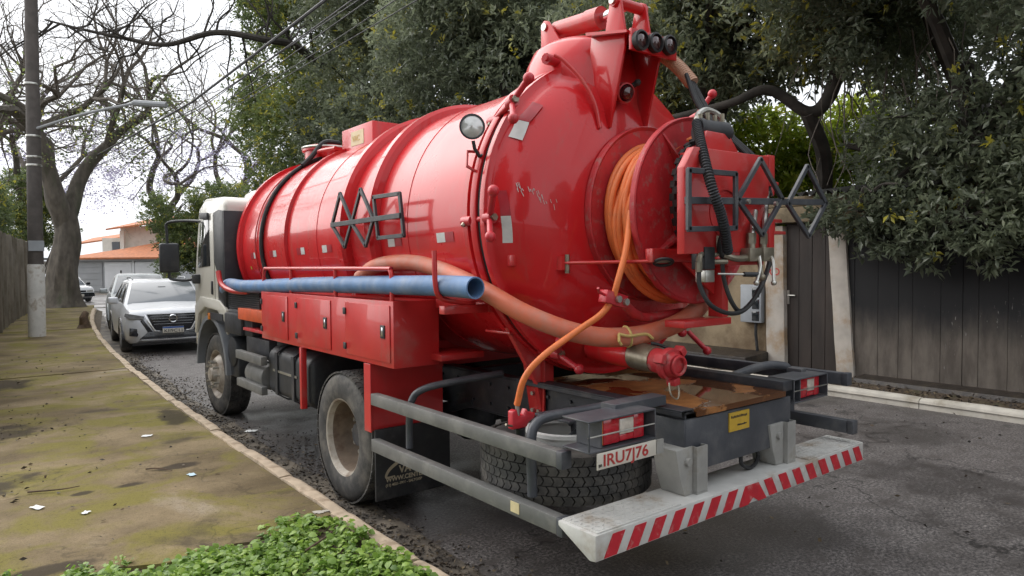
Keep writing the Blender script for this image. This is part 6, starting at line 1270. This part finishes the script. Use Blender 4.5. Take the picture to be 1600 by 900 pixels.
# hanging bare creepers and the dark curved limb
tb_ = MB(); tb_.tube([(9.3, 7.6, 4.2), (9.65, 6.6, 4.33), (10.1, 6.2, 4.53), (10.57, 5.8, 4.17), (10.8, 5.6, 4.35), (11.0, 5.5, 4.9), (11.3, 5.3, 5.8)], [0.05, 0.14], 10, sm=6)
tb_.tube([(10.57, 5.8, 4.17), (11.3, 5.9, 3.5), (12.0, 6.3, 2.4)], [0.12, 0.14], 8, sm=5); tb_.tube([(10.8, 5.3, 3.6), (11.2, 4.4, 3.35), (11.6, 3.4, 3.3)], [0.05, 0.1], 8, sm=5)
tag(tb_.build('fallen_limb', 'bark_dark'), 'thick dark curved limb under the canopy right of the hydraulic hoses', 'branch')
cr_ = MB(); rg = random.Random(31)
for _ in range(75):
    x = 10.3 + rg.random() * 2.0; y_ = 0.8 + rg.random() * 5.2; z = 4.4 + rg.random() * 1.2; L_ = 1.0 + rg.random() * 1.6
    pts = [(x, y_, z)]; 
    for k in range(1, 5): pts.append((pts[-1][0] + (rg.random() - .5) * 0.35, pts[-1][1] + (rg.random() - .5) * 0.5, z - L_ * k / 4))
    cr_.tube(pts, [0.012, 0.005], 4, sm=3)
tag(cr_.build('creeper', 'twig'), 'tangle of thin bare creepers hanging below the canopy', 'creeper', kind='stuff')

def bare_tree(name, label, base, r, H, seed, lean=(0, 0), levels=6, spread=0.62, moss=False, flowers=None, fork_z=0.28, keep=None):
    t = thing(name, base, label, 'tree', 'bare trees at the end of the street'); rg = random.Random(seed); base = Vector(base); big = MB(); fine = MB(); tips = []
    def grow(p, d, r, L, lv):
        n = 4 if lv < 3 else 3; pts = [p]; q = p; dd = d
        for k in range(n):
            j = 0.20 if lv < 2 else 0.34
            dd = (dd + V(rg.gauss(0, j), rg.gauss(0, j), rg.gauss(0.03, j * 0.8))).normalized(); q = q + dd * (L / n); pts.append(q)
        r1 = r * 0.62; (big if lv < 3 else fine).tube(pts, [r, r1 if lv < levels else 0.004], 10 if lv < 2 else (6 if lv < 4 else 3), caps=False, sm=3 if lv < 3 else 0)
        if lv >= levels: tips.append(q); return
        nc = 3 if lv in (1, 2, 3) and rg.random() < 0.65 else 2
        for k in range(nc):
            a = rg.random() * 6.283; s = spread * (0.7 + 0.6 * rg.random()); _, u, w = frame(dd)
            nd = (dd * math.cos(s) + (u * math.cos(a) + w * math.sin(a)) * math.sin(s) + V(0, 0, 0.10)).normalized()
            grow(q, nd, r1 * (0.95 if k == 0 else 0.72), L * (0.78 if lv > 0 else 0.85) * (0.85 + 0.3 * rg.random()), lv + 1)
        if lv >= 2:
            for k in range(2 if lv < 4 else 1):
                s_ = rg.choice(pts[1:-1]) if len(pts) > 2 else q; a = rg.random() * 6.283; _, u, w = frame(dd)
                grow(s_, (dd * 0.35 + (u * math.cos(a) + w * math.sin(a)) * 0.9).normalized(), r1 * 0.4, L * 0.5, max(lv + 2, 4) if lv + 2 <= levels else levels)
    d0 = V(lean[0], lean[1], 1).normalized(); L0 = H * fork_z
    pts = [base - V(0, 0, 0.2), base + V(0, 0, 0.05), base + d0 * L0 * 0.35, base + d0 * L0 * 0.7 + V(0.1, 0, 0), base + d0 * L0]
    b0 = MB(); b0.tube(pts, [r * 1.15, r * 0.66], 22, sm=8)
    for q_ in range(len(b0.v)):
        x, y, z = b0.v[q_]; dx, dy = x - base.x - d0.x * (z - base.z), y - base.y - d0.y * (z - base.z); a_ = math.atan2(dy, dx); zz_ = z - base.z
        fd_ = max(0.0, min(1.0, (L0 - zz_) / (0.5 * L0))); k_ = 1 + fd_ * 0.10 * math.sin(3 * a_ + zz_ * 0.8 + seed) + fd_ * 0.07 * math.sin(7 * a_ - zz_ * 1.3) + fd_ * 0.05 * math.sin(zz_ * 3.1 + 2 * a_) + 0.35 * max(0, 1 - zz_ / 0.9) ** 2 * (1 + 0.5 * math.sin(5 * a_ + seed))
        b0.v[q_] = (x + dx * (k_ - 1), y + dy * (k_ - 1), z)
    b0.build('trunk', 'bark', t)
    f = base + d0 * L0
    for k in range(3):
        a = seed + k * 2.1 + rg.random() * 0.5; s = 0.45 + 0.25 * rg.random()
        grow(f - d0 * (0.9 * r), (d0 * math.cos(s) + V(math.cos(a), math.sin(a), 0) * math.sin(s)).normalized(), r * (0.66 - 0.08 * k), H * 0.26, 1)
    big.build('limbs', 'bark', t); fine.build('twigs', 'twig', t)
    if flowers:
        rng = np.random.default_rng(seed); tp = np.array([q[:] for q in tips if flowers[0] < q.z < flowers[1]])
        if len(tp):
            tp = tp[rng.choice(len(tp), size=min(len(tp), flowers[2]), replace=True)]; P = np.repeat(tp, 14, axis=0); P = P + rng.normal(size=P.shape) * 0.22
            leaves_mesh('blossom', flowers[3], P, rng.normal(size=P.shape), np.full(len(P), 0.13), np.full(len(P), 0.09), rng.random(len(P)), t)
    return t
corner = bare_tree('bare_tree', 'huge gnarled bare tree with thick forked trunk on the left corner', (3.1, 34.6, 0.1), 0.62, 15.5, 4, lean=(0.05, 0.0), levels=7, fork_z=0.26, flowers=(5, 9, 260, 'leaf_mid'))
bare_tree('bare_tree', 'slim bare tree close behind the corner tree', (2.6, 47.0, 0.0), 0.36, 17, 8, levels=7, fork_z=0.3, flowers=(5.5, 9.5, 200, 'blossom'))
bare_tree('bare_tree', 'bare jacaranda with mauve blossom over the house roof', (10.5, 50.0, 0.0), 0.40, 18, 15, levels=7, fork_z=0.28, flowers=(4.5, 9.0, 420, 'blossom'))
bare_tree('bare_tree', 'bare tree with pale trunk left of the evergreens above the cab', (13.4, 46.5, 0.0), 0.42, 16, 22, levels=7, fork_z=0.34, flowers=(6, 12, 60, 'leaf_bright'))
bare_tree('bare_tree', 'bare tree at the far left behind the utility pole', (0.2, 39.0, 0.0), 0.42, 15, 31, levels=7, fork_z=0.3)
# long crooked boughs reaching across the street from the leftmost evergreen
lb_ = MB(); main = spline([(11.0, 25.5, 9.3), (9.6, 24.8, 9.75), (8.44, 24.6, 9.72), (7.0, 25.4, 9.9), (5.64, 26.47, 9.5), (4.42, 27.43, 9.75), (3.2, 28.4, 10.1), (2.34, 29.09, 10.4)], 8)
lb_.tube(main, [0.16, 0.03], 8); rg = random.Random(77)
for i in range(6, len(main) - 2, 2):
    p = main[i]; d = V((rg.random() - .5) * 1.6, (rg.random() - .5), (rg.random() - .35) * 2.0); q = p; pts = [p]
    for k in range(5): q = q + d.normalized() * 0.5 + V((rg.random() - .5) * .35, 0, (rg.random() - .5) * .35); pts.append(q)
    lb_.tube(pts, [0.045, 0.010], 5, sm=3)
    for k in range(3):
        s_ = pts[1 + k]; lb_.tube([s_, s_ + V((rg.random() - .5) * .8, 0, rg.random() * .7 - .2), s_ + V((rg.random() - .5) * 1.4, 0, rg.random() * 1.2 - .3)], [0.02, 0.006], 4, sm=3)
tag(lb_.build('bough', 'bark_dark'), 'long crooked leafless bough stretching across the sky above the street', 'branch')

# ================================================================== WEEDS, LITTER
rng = np.random.default_rng(5)
def weeds(n, seed):
    rng = np.random.default_rng(seed); x = rng.random(n * 4) * 2.05 - 0.1; y = 1.9 + rng.random(n * 4) * 2.55
    edge = 4.32 + 0.16 * np.sin(x * 5.0) - 0.10 * np.sin(x * 11) - 0.55 * np.clip(0.62 - x, 0, 1); dens = np.sin(x * 7 + 1) + np.sin(y * 6 + x * 3) + np.sin(x * 13 - y * 9)
    ok = (y < edge) & (x < 1.86) & ((dens > -1.3 + 0.8 * rng.normal(size=len(x)))) & ~((x > 1.55) & (y > 3.55) & (rng.random(len(x)) < 0.55)); x = x[ok][:n]; y = y[ok][:n]; h = 0.03 + 0.075 * rng.random(len(x)) * np.clip((edge[ok][:n] - y) * 3.5, 0.15, 1)
    return np.stack([x, y, np.full(len(x), 0.10) + h], 1), rng
P, rw = weeds(4200, 8); per = 8; B = np.repeat(P, per, axis=0)
D = rw.normal(size=B.shape) * np.array([1, 1, 0.35]) + np.array([0, 0, 0.22]); B = B + rw.normal(size=B.shape) * 0.012; B[:, 2] -= 0.03 * rw.random(len(B))
Ln = 0.022 + 0.036 * rw.random(len(B)); wd = round_leaves('weeds', 'weed_leaf', B, D, Ln, Ln * 0.68, np.clip(np.repeat(rw.random(len(P)) * 0.7 + 0.1, per) + 0.1 * rw.normal(size=len(B)), 0, 1), droop=0.25)
tag(wd, 'low bright green weeds in the foreground soil', 'weeds', kind='stuff')
sb_ = MB(); rg = random.Random(6)
for i in range(0, len(P), 3): p = Vector(P[i]); sb_.cyl((p.x + (rg.random() - .5) * .03, p.y, 0.09), p, 0.003, 0.002, n=4, caps=False)
ws = sb_.build('stalks', 'weed_leaf', wd)
# small weed tufts at the left
for i, (x, y) in enumerate(((0.02, 4.75), (0.42, 4.42), (0.10, 4.55), (0.62, 4.36))):
    q = 26; B = np.array([[x, y, 0.14]]) + rng.normal(size=(q, 3)) * np.array([0.035, 0.03, 0.012]); D = rng.normal(size=(q, 3)) * np.array([1, 1, 0.4]) + np.array([0, 0, 0.5])
    o = round_leaves('weed_tuft', 'weed_leaf', B, D, 0.025 + 0.025 * rng.random(q), 0.016 + 0.014 * rng.random(q), rng.random(q) * 0.8)
    tag(o, ('small weed tuft at the left picture edge on the pavement', 'lone low weed tuft just left of the big weed patch', 'weed tuft second from the left picture edge', 'weed tuft touching the left end of the weed patch')[i], 'weed', 'small weed tufts')
# leaf litter: gutter, pavement, road
def litter(name, label, n, fx, z, size, seed, m='litter_leaf', up=0.25):
    rng = np.random.default_rng(seed); x, y = fx(rng, n); n = len(x); B = np.stack([x, y, np.full(n, z) + rng.random(n) * 0.008], 1)
    D = np.stack([rng.normal(size=n), rng.normal(size=n), np.abs(rng.normal(size=n)) * up], 1); Ln = size * (0.5 + rng.random(n)); o = leaves_mesh(name, m, B, D, Ln, Ln * (0.3 + 0.3 * rng.random(n)), rng.random(n), fold=0.15)
    return tag(o, label, 'leaves', kind='stuff')
kxv = np.vectorize(kx)
def f_gutter(rng, n):
    y = 3.0 + 13 * rng.random(n) ** 1.1; w = np.abs(rng.normal(size=n)) * (0.22 + 0.25 * (np.sin(y * 1.3) > 0)); return kxv(y) + 0.02 + w * 0.8, y
litter('leaf_litter', 'dark rotting leaves and dirt gathered along the gutter', 7000, f_gutter, 0.005, 0.028, 41, up=0.12)
def f_pave(rng, n):
    y = 4.5 + 12 * rng.random(n * 3); x = -0.6 + 2.4 * rng.random(n * 3); d = np.exp(-((x - 0.15) ** 2 / 0.3 + (y - 8.7) ** 2 / 0.4)) + np.exp(-((x - 0.1) ** 2 / 0.2 + (y - 6.6) ** 2 / 0.2)) + 0.07; ok = rng.random(n * 3) < d; return x[ok][:n], y[ok][:n]
litter('leaf_litter', 'scattered dead leaves on the mossy pavement', 850, f_pave, 0.133, 0.035, 42, up=0.15)
def f_road(rng, n): return 2.2 + 6.8 * rng.random(n), -0.5 + 11 * rng.random(n)
litter('leaf_litter', 'scattered dead leaves on the asphalt', 420, f_road, 0.004, 0.035, 43, up=0.12)
def f_verge(rng, n): return 9.1 + 1.1 * rng.random(n), 0.5 + 9 * rng.random(n)
litter('leaf_litter', 'brown leaf litter on the verge below the old wall', 2600, f_verge, 0.078, 0.05, 44)
# scraps of paper, twigs, stump
def scrap(label, x, y, z, w, l, a, m='paper'):
    b = MB(); n = 4; vs = []; rg = random.Random(int(x * 999 + y * 77))
    for j in range(n + 1):
        for i in range(n + 1): vs.append(((i / n - .5) * w, (j / n - .5) * l, 0.004 + rg.random() * 0.008))
    b.add([Matrix.Translation((x, y, z)) @ Matrix.Rotation(a, 4, 'Z') @ Vector(v) for v in vs], [(j * (n + 1) + i, j * (n + 1) + i + 1, (j + 1) * (n + 1) + i + 1, (j + 1) * (n + 1) + i) for j in range(n) for i in range(n)])
    return tag(b.build('paper_scrap', m), label, 'litter', 'scraps of litter')
scrap('white paper scrap nearest the left picture edge', 0.33, 5.78, 0.128, 0.05, 0.10, 0.5)
scrap('white paper scrap in the middle of the pavement', 1.34, 7.55, 0.128, 0.07, 0.09, 1.2)
scrap('pale blue plastic scrap on the pavement near the kerb', 1.36, 5.9, 0.128, 0.05, 0.08, 0.2, 'paper_blue')
scrap('white litter lying in the gutter beside the front wheels', 2.36, 7.6, 0.006, 0.10, 0.12, 0.9)
scrap('white paper scrap left of the first weed tufts', 0.06, 4.95, 0.128, 0.05, 0.06, 0.1)
scrap('grey white paper scrap beside the pale patch on the pavement', 0.58, 5.45, 0.128, 0.05, 0.05, 0.7)
for lab, pts in (('bent dry twig on the middle of the pavement', [(1.10, 6.28, 0.14), (1.18, 6.22, 0.146), (1.26, 6.10, 0.14)]), ('dark twig lying in the weeds near the kerb', [(1.45, 3.75, 0.19), (1.62, 3.85, 0.20), (1.78, 4.05, 0.17), (1.84, 4.15, 0.15)]), ('thin dry twig at the left of the pavement', [(0.3, 6.2, 0.14), (0.5, 6.1, 0.145), (0.62, 6.12, 0.14)])):
    tag(MB().tube(pts, [0.007, 0.003], 6, sm=4).build('twig', 'wood_stump'), lab, 'twig', 'fallen twigs')
st_ = MB(); st_.lathe([(0.20, 0.0), (0.13, 0.10), (0.11, 0.3), (0.09, 0.42), (0.04, 0.47), (0.001, 0.45)], (2.46, 22.2, 0.12), (0.04, 0, 1), 14)
st_.v = [(x + 0.03 * math.sin(z * 17 + y * 9), y + 0.03 * math.cos(z * 13 + x * 7), z) for x, y, z in st_.v]
tag(st_.build('tree_stump', 'wood_stump'), 'short dark tree stump on the pavement beyond the pole', 'stump')
